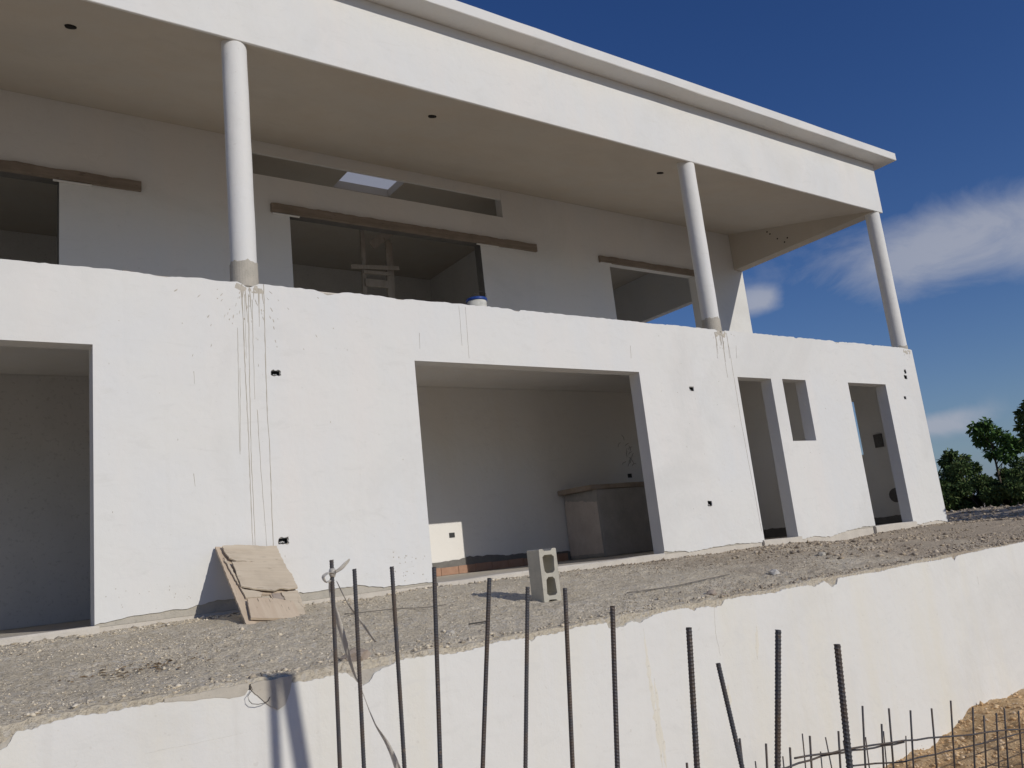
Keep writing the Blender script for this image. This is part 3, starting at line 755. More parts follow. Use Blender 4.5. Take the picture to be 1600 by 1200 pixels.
# columns with bare concrete collars
def column(x, zc):
    prof = [(2.968, 0.126), (3.0, 0.1265)] + [(z, 0.125 + 0.0012 * math.sin(z * 9 + x)) for z in np.linspace(3.05, 5.55, 16)] + [(5.70, 0.1255)]
    mbb = MB(); n = 32; vs, fs = [], []
    for z, r_ in prof:
        for k in range(n):
            a = 2 * math.pi * k / n; vs.append((x + r_ * math.cos(a), 0.135 + r_ * math.sin(a), z))
    for i in range(len(prof) - 1):
        for k in range(n): fs.append((i * n + k, i * n + (k + 1) % n, (i + 1) * n + (k + 1) % n, (i + 1) * n + k))
    mbb.add(vs, fs)
    o = H(mbb.build('column', 'white_plaster', smooth=True))
    mbb = MB(); vs, fs = [], []
    for z0 in (2.969, None):
        for k in range(n):
            a = 2 * math.pi * k / n; r_ = 0.1315
            z = z0 if z0 else zc + 0.012 * math.sin(k * 1.1 + x) + 0.008 * math.sin(k * 2.7)
            vs.append((x + r_ * math.cos(a), 0.135 + r_ * math.sin(a), z))
    for k in range(n): fs.append((k, (k + 1) % n, n + (k + 1) % n, n + k))
    for k in range(n):
        a = 2 * math.pi * k / n; vs.append((x + .12 * math.cos(a), 0.135 + .12 * math.sin(a), zc + .005))
    for k in range(n): fs.append((n + k, n + (k + 1) % n, 2 * n + (k + 1) % n, 2 * n + k))
    mbb.add(vs, fs)
    sub(mbb.build('bare_collar', 'concrete', smooth=False), o)
for x, zc in ((-6.0 + 0.2, 3.2), (0.478, 3.225), (7.189, 3.18), (12.165, 3.045)): column(x, zc)
# rough boards left over the upper door heads
def lintel(x0, x1, z0, z1, seed):
    r = random.Random(seed); n = int((x1 - x0) / 0.07); vs, fs = [], []
    th = 0.05
    for i in range(n + 1):
        x = x0 + (x1 - x0) * i / n
        zt = z1 + 0.012 * mnoise.noise(Vector((x * 3, seed, 0))) + 0.006 * r.uniform(-1, 1)
        zl = z0 + 0.006 * mnoise.noise(Vector((x * 2, seed, 5)))
        for y, z in ((3.279 - th, zl), (3.279, zl), (3.279, zt), (3.279 - th, zt)): vs.append((x, y, z))
    for i in range(n):
        for k in range(4): fs.append((i * 4 + k, i * 4 + 4 + k, i * 4 + 4 + (k + 1) % 4, i * 4 + (k + 1) % 4))
    fs += [(0, 1, 2, 3), tuple(n * 4 + k for k in (3, 2, 1, 0))]
    H(link('lintel_board', fixn(mesh(vs, fs)), 'lintel_wood'))
lintel(1.93, 6.67, 5.318, 5.45, 1); lintel(8.14, 10.95, 5.312, 5.43, 2); lintel(-4.0, 0.21, 5.32, 5.45, 3)
for (a, c) in ((1.95, 2.35), (5.42, 5.86), (8.16, 8.42), (-0.8, -0.37)):
    H(beam_x('plaster_ledge', 'white_plaster', None, a, c, 3.245, 3.279, 5.293, 5.312, 0.003, 0.05, 0.003, a))
# lamp holes in the gallery ceiling
for x in (-0.935, 3.18, 7.285):
    b = MB(); b.tube([(x, 0.73, 5.778), (x + .002, 0.735, 5.760)], [0.058, 0.052], 12)
    H(b.build('lamp_box', 'socket_dark'))
# row of tie holes on the inner face of the side beam
b = MB()
for yy, zz in ((2.31, 6.09), (2.25, 6.02), (2.1, 5.86), (1.87, 5.79), (1.95, 5.73)): b.tube([(12.031, yy, zz), (12.024, yy, zz)], [0.018, 0.014], 8)
tag(H(b.build('tie_holes', 'socket_dark')), kind='stuff')
# ------------------------------------------------------------------ plywood leaning on the wall
PO = Vector((0.0709, -0.030, 0.5548)); PU = Vector((0.99188, 0, -0.12714)); PV = Vector((-0.06766, -0.84664, -0.52786)); PN = Vector((0.10764, -0.53217, 0.83976))
ply = empty('plywood_sheet', (0.25, -0.6, -0.1))
tag(ply, 'weathered delaminating plywood sheet leaning against the white ground floor wall', 'plywood')
PMAT = Matrix(((PU.x, PV.x, PN.x, PO.x), (PU.y, PV.y, PN.y, PO.y), (PU.z, PV.z, PN.z, PO.z), (0, 0, 0, 1)))
def ply_part(name, poly, w0, th, mat, jag=0.004, seed=0, holes=(), bow=0.0):
    r = random.Random(seed); out = []
    n = len(poly)
    for i in range(n):
        a, b = poly[i], poly[(i + 1) % n]; d = math.hypot(a[0] - b[0], a[1] - b[1]); k = max(1, int(d / 0.022))
        for j in range(k):
            t = j / k; q = jag if 0 < j else 0
            out.append((a[0] + (b[0] - a[0]) * t + r.uniform(-q, q), a[1] + (b[1] - a[1]) * t + r.uniform(-q, q)))
    me = plate_mesh(out, list(holes), th, lambda u, v, w: (u, v, w0 + w + bow * (v * 1.6) ** 2 * max(0.0, 0.25 - u)))
    o = link(name, me, mat, ply)
    o.matrix_parent_inverse = Matrix.Translation(ply.location).inverted()
    o.matrix_basis = PMAT
    return o
PLY_BASE = [(-0.003,0.005),(0.528,0.007),(0.52,0.725),(0.374,0.771),(0.383,0.961),(0.422,1.162),(0.406,1.193),(0.133,1.178),(0.128,1.226),(-0.003,1.266)]
PLY_UPPER = [(0.04,0.049),(0.036,0.145),(0.055,0.26),(0.106,0.305),(0.275,0.304),(0.064,0.323),(0.065,0.395),(0.059,0.598),(0.057,0.71),(0.136,0.742),(0.242,0.76),(0.313,0.772),(0.368,0.736),(0.441,0.744),(0.52,0.725),(0.53,0.491),(0.515,0.385),(0.521,0.115),(0.528,0.007),(0.421,0.025),(0.301,0.018),(0.181,0.021)]
PLY_MID = [(0.018,0.216),(0.027,0.397),(0.044,0.599),(0.058,0.737),(0.066,0.861),(0.147,0.854),(0.191,0.85),(0.215,0.781),(0.135,0.749),(0.064,0.724),(0.056,0.542),(0.048,0.366)]
PLY_LOWER = [(0.064,0.905),(0.124,0.891),(0.183,0.883),(0.283,0.893),(0.427,0.934),(0.424,1.053),(0.417,1.181),(0.21,1.178),(0.033,1.167)]
PLY_RIGHT = [(0.375,0.764),(0.521,0.737),(0.515,0.865),(0.472,1.169),(0.422,1.162),(0.394,1.027),(0.382,0.908)]
PLY_SLIVER = [(0.5,0.824),(0.503,0.906),(0.514,1),(0.491,0.987),(0.476,0.92)]
hole = [(0.195, 0.775), (0.285, 0.772), (0.288, 0.89), (0.19, 0.892)]
ply_part('backing_sheet', PLY_BASE, -0.022, 0.018, 'plywood_across', 0.002, 1, [hole])
ply_part('veneer_layer', PLY_UPPER, 0.020, 0.012, 'plywood', 0.005, 2)
ply_part('veneer_layer', PLY_MID, 0.004, 0.012, 'plywood', 0.005, 3)
ply_part('veneer_layer', [(0.30, 0.765), (0.372, 0.765), (0.384, 0.90), (0.29, 0.892)], -0.003, 0.004, 'brown_plaster', 0.002, 8)
ply_part('lower_board', PLY_LOWER, 0.012, 0.020, 'plywood_across', 0.0025, 4)
ply_part('side_strip', PLY_RIGHT, 0.002, 0.012, 'plywood', 0.004, 5)
ply_part('split_sliver', PLY_SLIVER, 0.010, 0.006, 'plywood', 0.003, 6)

# ------------------------------------------------------------------ hollow concrete block standing on end
BLK = Vector((2.010, -2.085, -0.2)); BLK.z = float(gz(BLK.x, BLK.y, False)) - 0.012
blk = empty('concrete_block', BLK, rad(-7))
tag(blk, 'hollow grey concrete block standing on end on the gravel terrace', 'block')
L_, W_, D_ = 0.405, 0.155, 0.195
def rr_ring(u0, u1, v0, v1, c=0.022, taper=0.0):
    return [(u0 + c, v0), (u1 - c, v0), (u1, v0 + c), (u1 - taper, v1 - c), (u1 - c - taper, v1), (u0 + c + taper, v1), (u0 + taper, v1 - c), (u0, v0 + c)]
def groove(z, s):
    return [(-0.045 * s, z), (-0.03 * s, z + 0.016 * s), (0.03 * s, z + 0.016 * s), (0.045 * s, z)]
hw = W_ / 2
outl = [(-hw, 0.004), (-hw + 0.006, 0)] + groove(0, 1) + [(hw - 0.006, 0), (hw, 0.004), (hw, L_ - 0.006), (hw - 0.006, L_)] + groove(L_, -1) + [(-hw + 0.006, L_), (-hw, L_ - 0.006)]
me = plate_mesh(outl, [rr_ring(-0.046, 0.046, 0.047, 0.188, 0.018, 0.008), rr_ring(-0.046, 0.046, 0.217, 0.358, 0.018, -0.006)], D_, lambda u, v, w: (u, w - D_ / 2, v))
bm = bmesh.new(); bm.from_mesh(me)
bmesh.ops.dissolve_limit(bm, angle_limit=0.02, verts=bm.verts, edges=bm.edges)
bmesh.ops.triangulate(bm, faces=bm.faces)
bmesh.ops.subdivide_edges(bm, edges=[e for e in bm.edges if e.calc_length() > 0.03], cuts=2, use_grid_fill=True)
for v in bm.verts:
    n_ = mnoise.noise(v.co * 38); v.co += Vector((n_, mnoise.noise(v.co * 31 + Vector((5, 5, 5))), mnoise.noise(v.co * 33 + Vector((9, 1, 3))))) * 0.0022
bm.to_mesh(me); bm.free()
link('block_body', me, 'block', blk)

# ------------------------------------------------------------------ upright reinforcing bars near the camera
REBARS = [(-0.99,-5.015,0.263,-1.049,-4.992,-1.9),(-0.933,-5.049,0.229,-0.983,-5.027,-1.9),(-0.864,-5.161,0.224,-0.921,-5.133,-1.9),(-0.787,-5.277,0.209,-0.898,-5.218,-1.9),(-0.655,-5.362,0.161,-0.886,-5.218,-1.9),(-0.564,-5.42,0.124,-0.774,-5.278,-1.9),(-0.507,-5.521,0.111,-0.642,-5.42,-1.9),(-0.601,-5.821,0.07,-0.735,-5.708,-1.9),(-0.674,-6.138,0.031,-0.819,-5.993,-1.9),(-0.344,-5.903,-0.105,-0.253,-6.002,-1.9),(-0.57,-6.285,0.013,-0.773,-6.041,-1.9),(-0.589,-6.43,-0.009,-0.656,-6.33,-1.9)]
def rebar_mesh(p0, p1, d, seed, pitch=0.0075):
    a, b = Vector(p0), Vector(p1); r = random.Random(seed)
    t = (b - a); Ln = t.length; t.normalize()
    s = t.cross(Vector((0.8, -0.5, 0.1))).normalized(); u = t.cross(s)
    ph = r.uniform(0, 6.28); n = 10; vs, fs = [], []
    bow = Vector((r.uniform(-1, 1), r.uniform(-1, 1), 0)) * 0.010
    rows = int(min(Ln, 1.0) / pitch) * 3
    zz = [i * pitch / 3 for i in range(rows)] + [Ln]
    for i, z in enumerate(zz):
        rib = 1.0 if (i % 3 == 1) else 0.0
        c = a + t * z + bow * math.sin(math.pi * min(z / Ln, 1))
        for k in range(n):
            an = 2 * math.pi * k / n + ph
            side = 0.6 if (k % 5 == 0) else 0.0
            rr_ = d / 2 * (0.90 + 0.17 * max(rib * (1 if k % 5 else 0.3), side))
            vs.append(c + (s * math.cos(an) + u * math.sin(an)) * rr_ + t * (0.0032 * math.sin(an - ph) * (1 if 0 < i < rows else 0)))
    for i in range(len(zz) - 1):
        for k in range(n): fs.append((i * n + k, i * n + (k + 1) % n, (i + 1) * n + (k + 1) % n, (i + 1) * n + k))
    fs.append(tuple(range(n))); 
    me = fixn(mesh([v - b for v in vs], fs))
    return me, b
ORD = ['leftmost dark upright rebar, plastic tape knotted round its top', 'second upright rebar from the left, just right of the taped one',
       'third upright rebar from the left, in front of the gravel terrace', 'fourth upright rebar from the left, below the orange tile skirting',
       'fifth upright rebar from the left, leaning slightly left towards its foot', 'sixth upright rebar from the left, just left of the hollow block',
       'seventh upright rebar from the left, just right of the hollow block', 'eighth upright rebar from the left, right of the block by a stained wall patch',
       'ninth upright rebar from the left, a smooth dark bar left of the leaning short one', 'short tilted rebar, tenth from the left, lower and thinner than its neighbours',
       'thick ribbed upright rebar, eleventh from the left, standing straight', 'thickest rebar, rightmost of the tall near row, leaning left at its top']
for i, q in enumerate(REBARS):
    me, b = rebar_mesh(q[:3], q[3:], 0.0127, i)
    o = link('rebar', me, 'rebar_steel'); o.location = b
    tag(o, ORD[i], 'rebar', 'tall reinforcing bars rising from the trench')

# footing cage further back
GRID_FRONT = [(0.886,-4.5,-0.801,0.859,-4.454,-1.9),(1.263,-4.5,-0.774,1.239,-4.467,-1.9),(1.448,-4.5,-0.837,1.359,-4.391,-1.9),(1.625,-4.5,-0.893,1.575,-4.433,-1.9),(1.798,-4.5,-0.873,1.725,-4.404,-1.9),(2.044,-4.5,-0.9,1.965,-4.389,-1.9),(2.299,-4.5,-0.819,2.211,-4.374,-1.9),(2.447,-4.5,-0.944,2.365,-4.376,-1.9),(2.545,-4.5,-0.879,2.494,-4.42,-1.9),(2.757,-4.5,-0.93,2.695,-4.399,-1.9),(2.983,-4.5,-0.962,2.919,-4.394,-1.9),(3.212,-4.5,-0.96,3.148,-4.387,-1.9),(3.453,-4.5,-1.044,3.376,-4.36,-1.9),(3.565,-4.5,-1.116,3.503,-4.385,-1.9),(3.725,-4.5,-1.132,3.678,-4.407,-1.9),(3.839,-4.5,-1.124,3.797,-4.42,-1.9),(4.018,-4.5,-1.173,3.982,-4.427,-1.9)]
GRID_BACK = [(1.809,-4.1,-1.051,1.793,-4.098,-1.9),(2.047,-4.1,-1.078,1.994,-4.034,-1.9),(2.253,-4.1,-0.997,2.212,-4.051,-1.9),(2.393,-4.1,-1.127,2.347,-4.039,-1.9),(2.463,-4.1,-1.061,2.469,-4.111,-1.9),(2.629,-4.1,-1.116,2.62,-4.09,-1.9),(2.861,-4.1,-1.143,2.841,-4.07,-1.9),(3.063,-4.1,-1.149,3.033,-4.053,-1.9),(3.3,-4.1,-1.227,3.251,-4.024,-1.9)]
HB = [[(1.635,-4.51,-0.948),(2.049,-4.51,-0.997),(2.617,-4.51,-1.068),(3.128,-4.51,-1.148),(4.018,-4.51,-1.287)], [(1.49,-4.49,-0.974),(1.885,-4.49,-0.994),(2.248,-4.49,-1.036),(2.647,-4.49,-1.083)], [(2.588,-4.12,-1.249),(3.193,-4.12,-1.356),(3.936,-4.12,-1.435),(4.813,-4.12,-1.513)]]
cage = empty('rebar_cage', (2.8, -4.4, -1.8))
tag(cage, 'low cage of thin rusty rebar along the foot of the retaining wall', 'rebar cage')
rc = random.Random(3)
for lst, dd in ((GRID_FRONT, 0.0115), (GRID_BACK, 0.008)):
    for q in lst:
        a, b = Vector(q[:3]), Vector(q[3:])
        m_ = a.lerp(b, 0.45) + Vector((rc.uniform(-.012, .012), rc.uniform(-.012, .012), 0))
        mb = MB(); mb.tube([a, a.lerp(m_, .5), m_, b], dd / 2, 7)
        child(mb.build('vertical_bar', 'rebar_steel', smooth=True), cage)
HB[0] = HB[0] + [(5.2, -4.51, -1.46), (7.5, -4.51, -1.62)]
HB[2] = HB[2] + [(7.5, -4.12, -1.66)]
for h in HB:
    mb = MB(); pts = []
    for a, b in zip(h[:-1], h[1:]):
        for k in range(4): pts.append(Vector(a).lerp(Vector(b), k / 4) + Vector((0, 0, rc.uniform(-.004, .004))))
    pts.append(Vector(h[-1])); mb.tube(pts, 0.0052, 7)
    child(mb.build('horizontal_bar', 'rebar_steel', smooth=True), cage)
for k in range(9):                                                          # more of the same cage to the right, out of the picture
    x = 4.3 + 0.33 * k; zt = -1.18 - 0.03 * k
    mb = MB(); mb.tube([(x, -4.5, zt), (x - .02, -4.48, -1.5), (x - .03, -4.46, -1.95)], 0.0055, 7)
    child(mb.build('vertical_bar', 'rebar_steel', smooth=True), cage)

# ------------------------------------------------------------------ plastic tape on the first bar
TAPE = [Vector(p) for p in [(-0.991,-4.994,0.182),(-0.968,-4.986,0.081),(-0.945,-4.981,-0.008),(-0.919,-4.978,-0.091),(-0.903,-4.979,-0.136),(-0.872,-4.979,-0.225),(-0.84,-4.987,-0.291),(-0.812,-4.988,-0.365)]]
tp = empty('plastic_tape', (-0.99, -5.01, 0.22))
tag(tp, 'clear grey plastic strip tied to the leftmost rebar and trailing down', 'plastic tape')
def ribbon(name, pts, widths, twists, sd=CR, th=0.0006):
    n = len(pts); P, Wd, Tw = [], [], []
    for i in range(n - 1):
        for k in range(5):
            t = k / 5
            p0, p1, p2, p3 = pts[max(i - 1, 0)], pts[i], pts[i + 1], pts[min(i + 2, n - 1)]
            P.append(0.5 * ((2 * p1) + (p2 - p0) * t + (2 * p0 - 5 * p1 + 4 * p2 - p3) * t * t + (3 * p1 - p0 - 3 * p2 + p3) * t ** 3))
            Wd.append(widths[i] * (1 - t) + widths[i + 1] * t); Tw.append(twists[i] * (1 - t) + twists[i + 1] * t)
    P.append(pts[-1]); Wd.append(widths[-1]); Tw.append(twists[-1])
    vs, fs = [], []; m = 5
    for i, p in enumerate(P):
        t = (P[min(i + 1, len(P) - 1)] - P[max(i - 1, 0)]).normalized()
        a = (sd - t * sd.dot(t)).normalized(); b = t.cross(a)
        e = a * math.cos(Tw[i]) + b * math.sin(Tw[i]); f = t.cross(e)
        for k in range(m):
            q = (k / (m - 1) - 0.5)
            vs.append(p + e * (q * Wd[i]) + f * (Wd[i] * 0.14 * math.cos(q * 7 + i * 0.5)))
    for i in range(len(P) - 1):
        for k in range(m - 1): fs.append((i * m + k, i * m + k + 1, (i + 1) * m + k + 1, (i + 1) * m + k))
    me = mesh(vs, fs, True)
    o = link(name, me, 'clear_plastic')
    md = o.modifiers.new('thickness', 'SOLIDIFY'); md.thickness = th
    return child(o, tp)
ribbon('trailing_strip', [Vector((-0.990, -5.03, 0.225))] + TAPE + [TAPE[-1] + Vector((0.012, 0, -0.03))], [0.006, 0.010, 0.018, 0.020, 0.014, 0.006, 0.009, 0.015, 0.023, 0.022], [0.2, 0.3, 0.2, 0.4, 0.9, 1.5, 0.9, 0.5, 0.3, 0.2])
ribbon('loose_end', [Vector(p) for p in ((-0.988, -5.03, 0.222), (-1.006, -5.02, 0.224), (-1.018, -5.01, 0.214), (-1.008, -5.01, 0.199), (-0.992, -5.02, 0.205))], [0.006, 0.010, 0.012, 0.008, 0.005], [0.2, 0.8, 0.5, 0.2, 0.1])
ribbon('loose_end', [Vector(p) for p in ((-0.988, -5.032, 0.226), (-0.972, -5.045, 0.236), (-0.958, -5.05, 0.250), (-0.948, -5.055, 0.260))], [0.008, 0.013, 0.012, 0.003], [0.1, 0.6, 1.0, 0.3])
ribbon('loose_end', [Vector(p) for p in ((-0.985, -5.03, 0.20), (-0.955, -5.025, 0.14), (-0.922, -5.021, 0.087), (-0.895, -5.029, 0.041), (-0.874, -5.037, 0.007))], [0.004, 0.009, 0.012, 0.012, 0.008], [0.6, 0.9, 0.7, 0.8, 0.6])
mb = MB(); mb.tube([(-0.99, -5.016, 0.212), (-0.990, -5.016, 0.220), (-0.990, -5.016, 0.232), (-0.99, -5.016, 0.238)], [0.0075, 0.0105, 0.0105, 0.0075], 12)
child(mb.build('knot', 'clear_plastic', smooth=True), tp)

# ------------------------------------------------------------------ bucket, trestle and oddments on the gallery
bk = empty('paint_bucket', (3.45, 0.56, 2.986))
tag(bk, 'white paint bucket with a blue rim on the gallery floor edge', 'bucket')
def lathe(name, prof, mat, parent, n=28, off=(0, 0, 0)):
    vs, fs = [], []
    for r_, z in prof:
        for k in range(n): vs.append((off[0] + r_ * math.cos(2 * math.pi * k / n), off[1] + r_ * math.sin(2 * math.pi * k / n), off[2] + z))
    for i in range(len(prof) - 1):
        for k in range(n): fs.append((i * n + k, i * n + (k + 1) % n, (i + 1) * n + (k + 1) % n, (i + 1) * n + k))
    return link(name, fixn(mesh(vs, fs, True)), mat, parent)
lathe('pail', [(0.0, 0.0), (0.105, 0.0), (0.108, 0.01), (0.122, 0.285), (0.118, 0.285), (0.104, 0.012), (0.0, 0.012)], 'bucket_white', bk)
lathe('lid_rim', [(0.1235, 0.262), (0.130, 0.266), (0.131, 0.292), (0.124, 0.300), (0.112, 0.300), (0.1125, 0.29), (0.1195, 0.287)], 'bucket_blue', bk)
lathe('paint_fill', [(0.0, 0.235), (0.116, 0.235)], 'bucket_white', bk)
mb = MB(); mb.tube([(0.128 * math.cos(a), 0.128 * math.sin(a) * 0.99, 0.262 - 0.10 * math.sin(a)) for a in np.linspace(math.pi, 2 * math.pi, 14)][::-1], 0.002, 6)
mb.build('handle', 'wire', bk, True)

tr = empty('timber_trestle', (4.0, 4.35, 2.986))
tag(tr, 'rough timber trestle scaffold standing in the dark upper middle doorway', 'trestle')
def tbar(name, a, b, w, h, up=(0, 0, 1)):
    mb = MB(); mb.bar(a, b, w, h, up); return child(mb.build(name, 'trestle_wood', bevel=0.003), tr)
tbar('post', (3.76, 4.30, 2.986), (3.86, 4.32, 5.74), 0.075, 0.045, (0, 1, 0))
tbar('post', (4.20, 4.30, 2.986), (4.32, 4.32, 5.62), 0.085, 0.045, (0, 1, 0))
tbar('post', (4.31, 4.36, 2.986), (4.40, 4.38, 5.60), 0.07, 0.045, (0, 1, 0))
tbar('crosspiece', (3.58, 4.25, 5.04), (4.46, 4.25, 5.11), 0.022, 0.07)
tbar('crosspiece', (3.80, 4.262, 4.98), (4.30, 4.262, 4.99), 0.022, 0.06)
tbar('crosspiece', (3.70, 4.255, 4.20), (4.36, 4.255, 4.22), 0.022, 0.10)
tbar('crosspiece', (3.70, 4.255, 3.50), (4.36, 4.255, 3.52), 0.022, 0.10)
tbar('shelf_board', (3.82, 4.262, 4.80), (4.24, 4.262, 4.80), 0.025, 0.13)
tbar('brace', (3.98, 4.262, 5.46), (4.42, 4.262, 5.80), 0.15, 0.03, (0, 1, 0))
mb = MB(); r_ = random.Random(2)
mb.bar((-0.62, 0.10, 3.012), (-0.47, 0.13, 3.010), 0.05, 0.035); mb.bar((-0.53, 0.09, 3.01), (-0.38, 0.12, 3.008), 0.04, 0.02)
tag(mb.build('wood_offcut', 'lintel_wood'), 'brown scraps of wood on the gallery edge left of the nearest column', 'wood scrap')

# ------------------------------------------------------------------ things lying on the terrace
def ground_rod(name, pts, rad_, mat, label, cat, lift=0.004):
    P = []
    for a, b in zip(pts[:-1], pts[1:]):
        for k in range(10):
            x, y = a[0] + (b[0] - a[0]) * k / 10, a[1] + (b[1] - a[1]) * k / 10
            P.append((x, y, float(gz(x, y, False)) + rad_ + lift))
    mb = MB(); mb.tube(P, rad_, 6); return tag(mb.build(name, mat, smooth=True), label, cat)
ground_rod('steel_rod', [(0.55, -1.55), (0.95, -1.60), (1.42, -1.62)], 0.004, 'grey_rod', 'thin dark rod lying on the gravel left of the hollow block', 'rod', 0.010)
ground_rod('steel_rod', [(2.62, -2.35), (3.2, -2.36), (4.05, -2.25)], 0.0045, 'grey_rod', 'thin dark rod lying on the gravel right of the hollow block', 'rod', 0.012)
ground_rod('twig', [(1.05, -2.46), (1.22, -2.47)], 0.005, 'wire', 'short dark twig on the gravel below the hollow block shadow', 'twig', 0.008)
def litter(name, cx, cy, n, spread, mat, label, cat, seed, sz=(0.008, 0.03)):
    r = random.Random(seed); mb = MB()
    for k in range(n):
        x, y = cx + r.gauss(0, spread), cy + r.gauss(0, spread * 0.5)
        z = float(gz(x, y)) + 0.006 + r.uniform(0, .008); a = r.uniform(0, 6.28); l = r.uniform(*sz); w = l * r.uniform(.2, .5)
        c, s = math.cos(a), math.sin(a); up = r.uniform(-.3, .5) * l
        mb.add([(x - c * l, y - s * l, z), (x + s * w, y - c * w, z + .004), (x + c * l, y + s * l, z + up), (x - s * w, y + c * w, z + .006)], [(0, 1, 2), (0, 2, 3)])
    o = mb.build(name, mat); return tag(o, label, cat, kind='stuff')
litter('dry_leaves', -1.0, -2.2, 90, 0.17, 'leaf_litter', 'brown dry leaf litter on the terrace at lower left', 'leaf litter', 1)
litter('dry_leaves', 5.5, -0.55, 130, 0.9, 'leaf_litter', 'scattered dry stalks along the wall right of the big opening', 'leaf litter', 2)
def rubble(name, x, y, s, mat, label, cat, seed):
    bm = bmesh.new(); bmesh.ops.create_icosphere(bm, subdivisions=2, radius=1)
    for v in bm.verts:
        q = 1 + 0.45 * mnoise.noise(v.co * 1.5 + Vector((seed, 0, 0))) + 0.18 * mnoise.noise(v.co * 4 + Vector((0, seed, 0)))
        v.co = Vector((v.co.x * s * q, v.co.y * s * 0.8 * q, v.co.z * s * 0.55 * q))
    me = bpy.data.meshes.new('m'); bm.to_mesh(me); bm.free()
    o = link(name, me, mat); o.location = (x, y, float(gz(x, y, False)) + s * 0.2)
    return tag(o, label, cat)
rubble('rag_lump', 4.35, -2.45, 0.055, 'pale_rag', 'pale crumpled lump on the terrace right of the hollow block', 'rag', 3)
rubble('rubble_lump', 0.80, -2.62, 0.035, 'concrete', 'small grey clod near the terrace edge left of the hollow block', 'rubble', 5)
rubble('rubble_lump', 0.02, -2.88, 0.075, 'brown_plaster', 'brown clod wedged in the notch of the retaining wall top', 'rubble', 8)
rubble('rubble_lump', 5.9, -1.9, 0.05, 'concrete', 'grey rubble lump on the terrace below the narrow door', 'rubble', 9)
rubble('rubble_lump', 3.1, -2.80, 0.05, 'brown_plaster', 'brown clod on the terrace edge above the tilted short rebar', 'rubble', 12)
# grey mortar spill over the top of the retaining wall with its loop of wire
ms = MB(); r_ = random.Random(6)
o = plate_mesh(rag([(-0.60, -0.32), (-0.55, -0.372), (-0.51, -0.412), (-0.465, -0.44), (-0.425, -0.424), (-0.40, -0.37), (-0.385, -0.315)], 0.02, 0.004, 2) + rag([(-0.385, -0.282), (-0.60, -0.290)], 0.03, 0.006, 3), [], 0.02, xz(-2.957))
child(link('mortar_spill', o, 'mortar'), rw)
o = plate_mesh(rag([(-1.02, -0.300), (-0.89, -0.318), (-0.78, -0.322), (-0.71, -0.340), (-0.63, -0.338), (-0.61, -0.31)], 0.02, 0.003, 4) + rag([(-0.61, -0.286), (-1.02, -0.285)], 0.03, 0.005, 5), [], 0.016, xz(-2.953))
child(link('mortar_spill', o, 'mortar'), rw)
mb = MB()
mb.tube([(-0.60, -2.955, -0.30), (-0.6, -2.975, -0.315), (-0.626, -2.98, -0.343), (-0.622, -2.985, -0.365), (-0.607, -2.985, -0.383), (-0.575, -2.985, -0.391), (-0.545, -2.98, -0.391), (-0.52, -2.972, -0.386), (-0.505, -2.96, -0.37)], 0.0018, 6)
tag(mb.build('wire_loop', 'wire', smooth=True), 'thin loop of wire hanging over the top of the retaining wall', 'wire')

# rust-coloured runs and hairline cracks on the retaining wall
STAINS = [ [(2.185,-0.397),(2.179,-0.608),(2.181,-0.834),(2.188,-1.151),(2.187,-1.326)],[(2.222,-0.745),(2.214,-1.078),(2.221,-1.334)],[(2.941,-0.351),(2.912,-0.533),(2.927,-0.701)],[(3.389,-0.545),(3.339,-0.793)],[(2.959,-0.905),(2.946,-1.074)],[(4.834,-0.495),(4.804,-0.862),(4.792,-1.383)],[(5.484,-0.833),(5.589,-1.427)],[(6.965,-0.540),(6.963,-0.625)],[(3.775,-0.862),(3.833,-1.315)],[(6.295,-0.898),(6.281,-1.260)] ]
SCRATCH = [ [(-1.108,-0.515),(-0.851,-0.519),(-0.625,-0.518)] ]
def runs(lines, w0, w1, depth=0.0012, amp=0.004):
    m2 = MB(); r = random.Random(31)
    for ln in lines:
        P = []
        for a, b in zip(ln[:-1], ln[1:]):
            n = max(3, int(math.hypot(b[0] - a[0], b[1] - a[1]) / 0.03))
            for k in range(n):
                t = k / n; P.append((a[0] + (b[0] - a[0]) * t + r.uniform(-amp, amp), a[1] + (b[1] - a[1]) * t + r.uniform(-amp, amp) * .4))
        P.append(ln[-1]); vs, fs = [], []
        for i, (x, z) in enumerate(P):
            t = i / (len(P) - 1); w = (w0 + (w1 - w0) * t) * r.uniform(.5, 1.4) * min(1, 4 * t + .1, 4 * (1 - t) + .1) / 2
            vs += [(x - w, -2.9497, z), (x, -2.95 - depth, z), (x + w, -2.9497, z)]
        for i in range(len(P) - 1):
            for k in range(2): fs.append((i * 3 + k, i * 3 + k + 1, i * 3 + 4 + k, i * 3 + 3 + k))
        m2.add(vs, fs)
    return m2
tag(child(runs(STAINS[:2] + STAINS[3:5], 0.03, 0.06).build('rust_runs', 'rust_stain'), rw), kind='stuff')
tag(child(runs([STAINS[2], STAINS[7]] + SCRATCH, 0.0035, 0.004).build('hairline_cracks', 'mortar'), rw), kind='stuff')

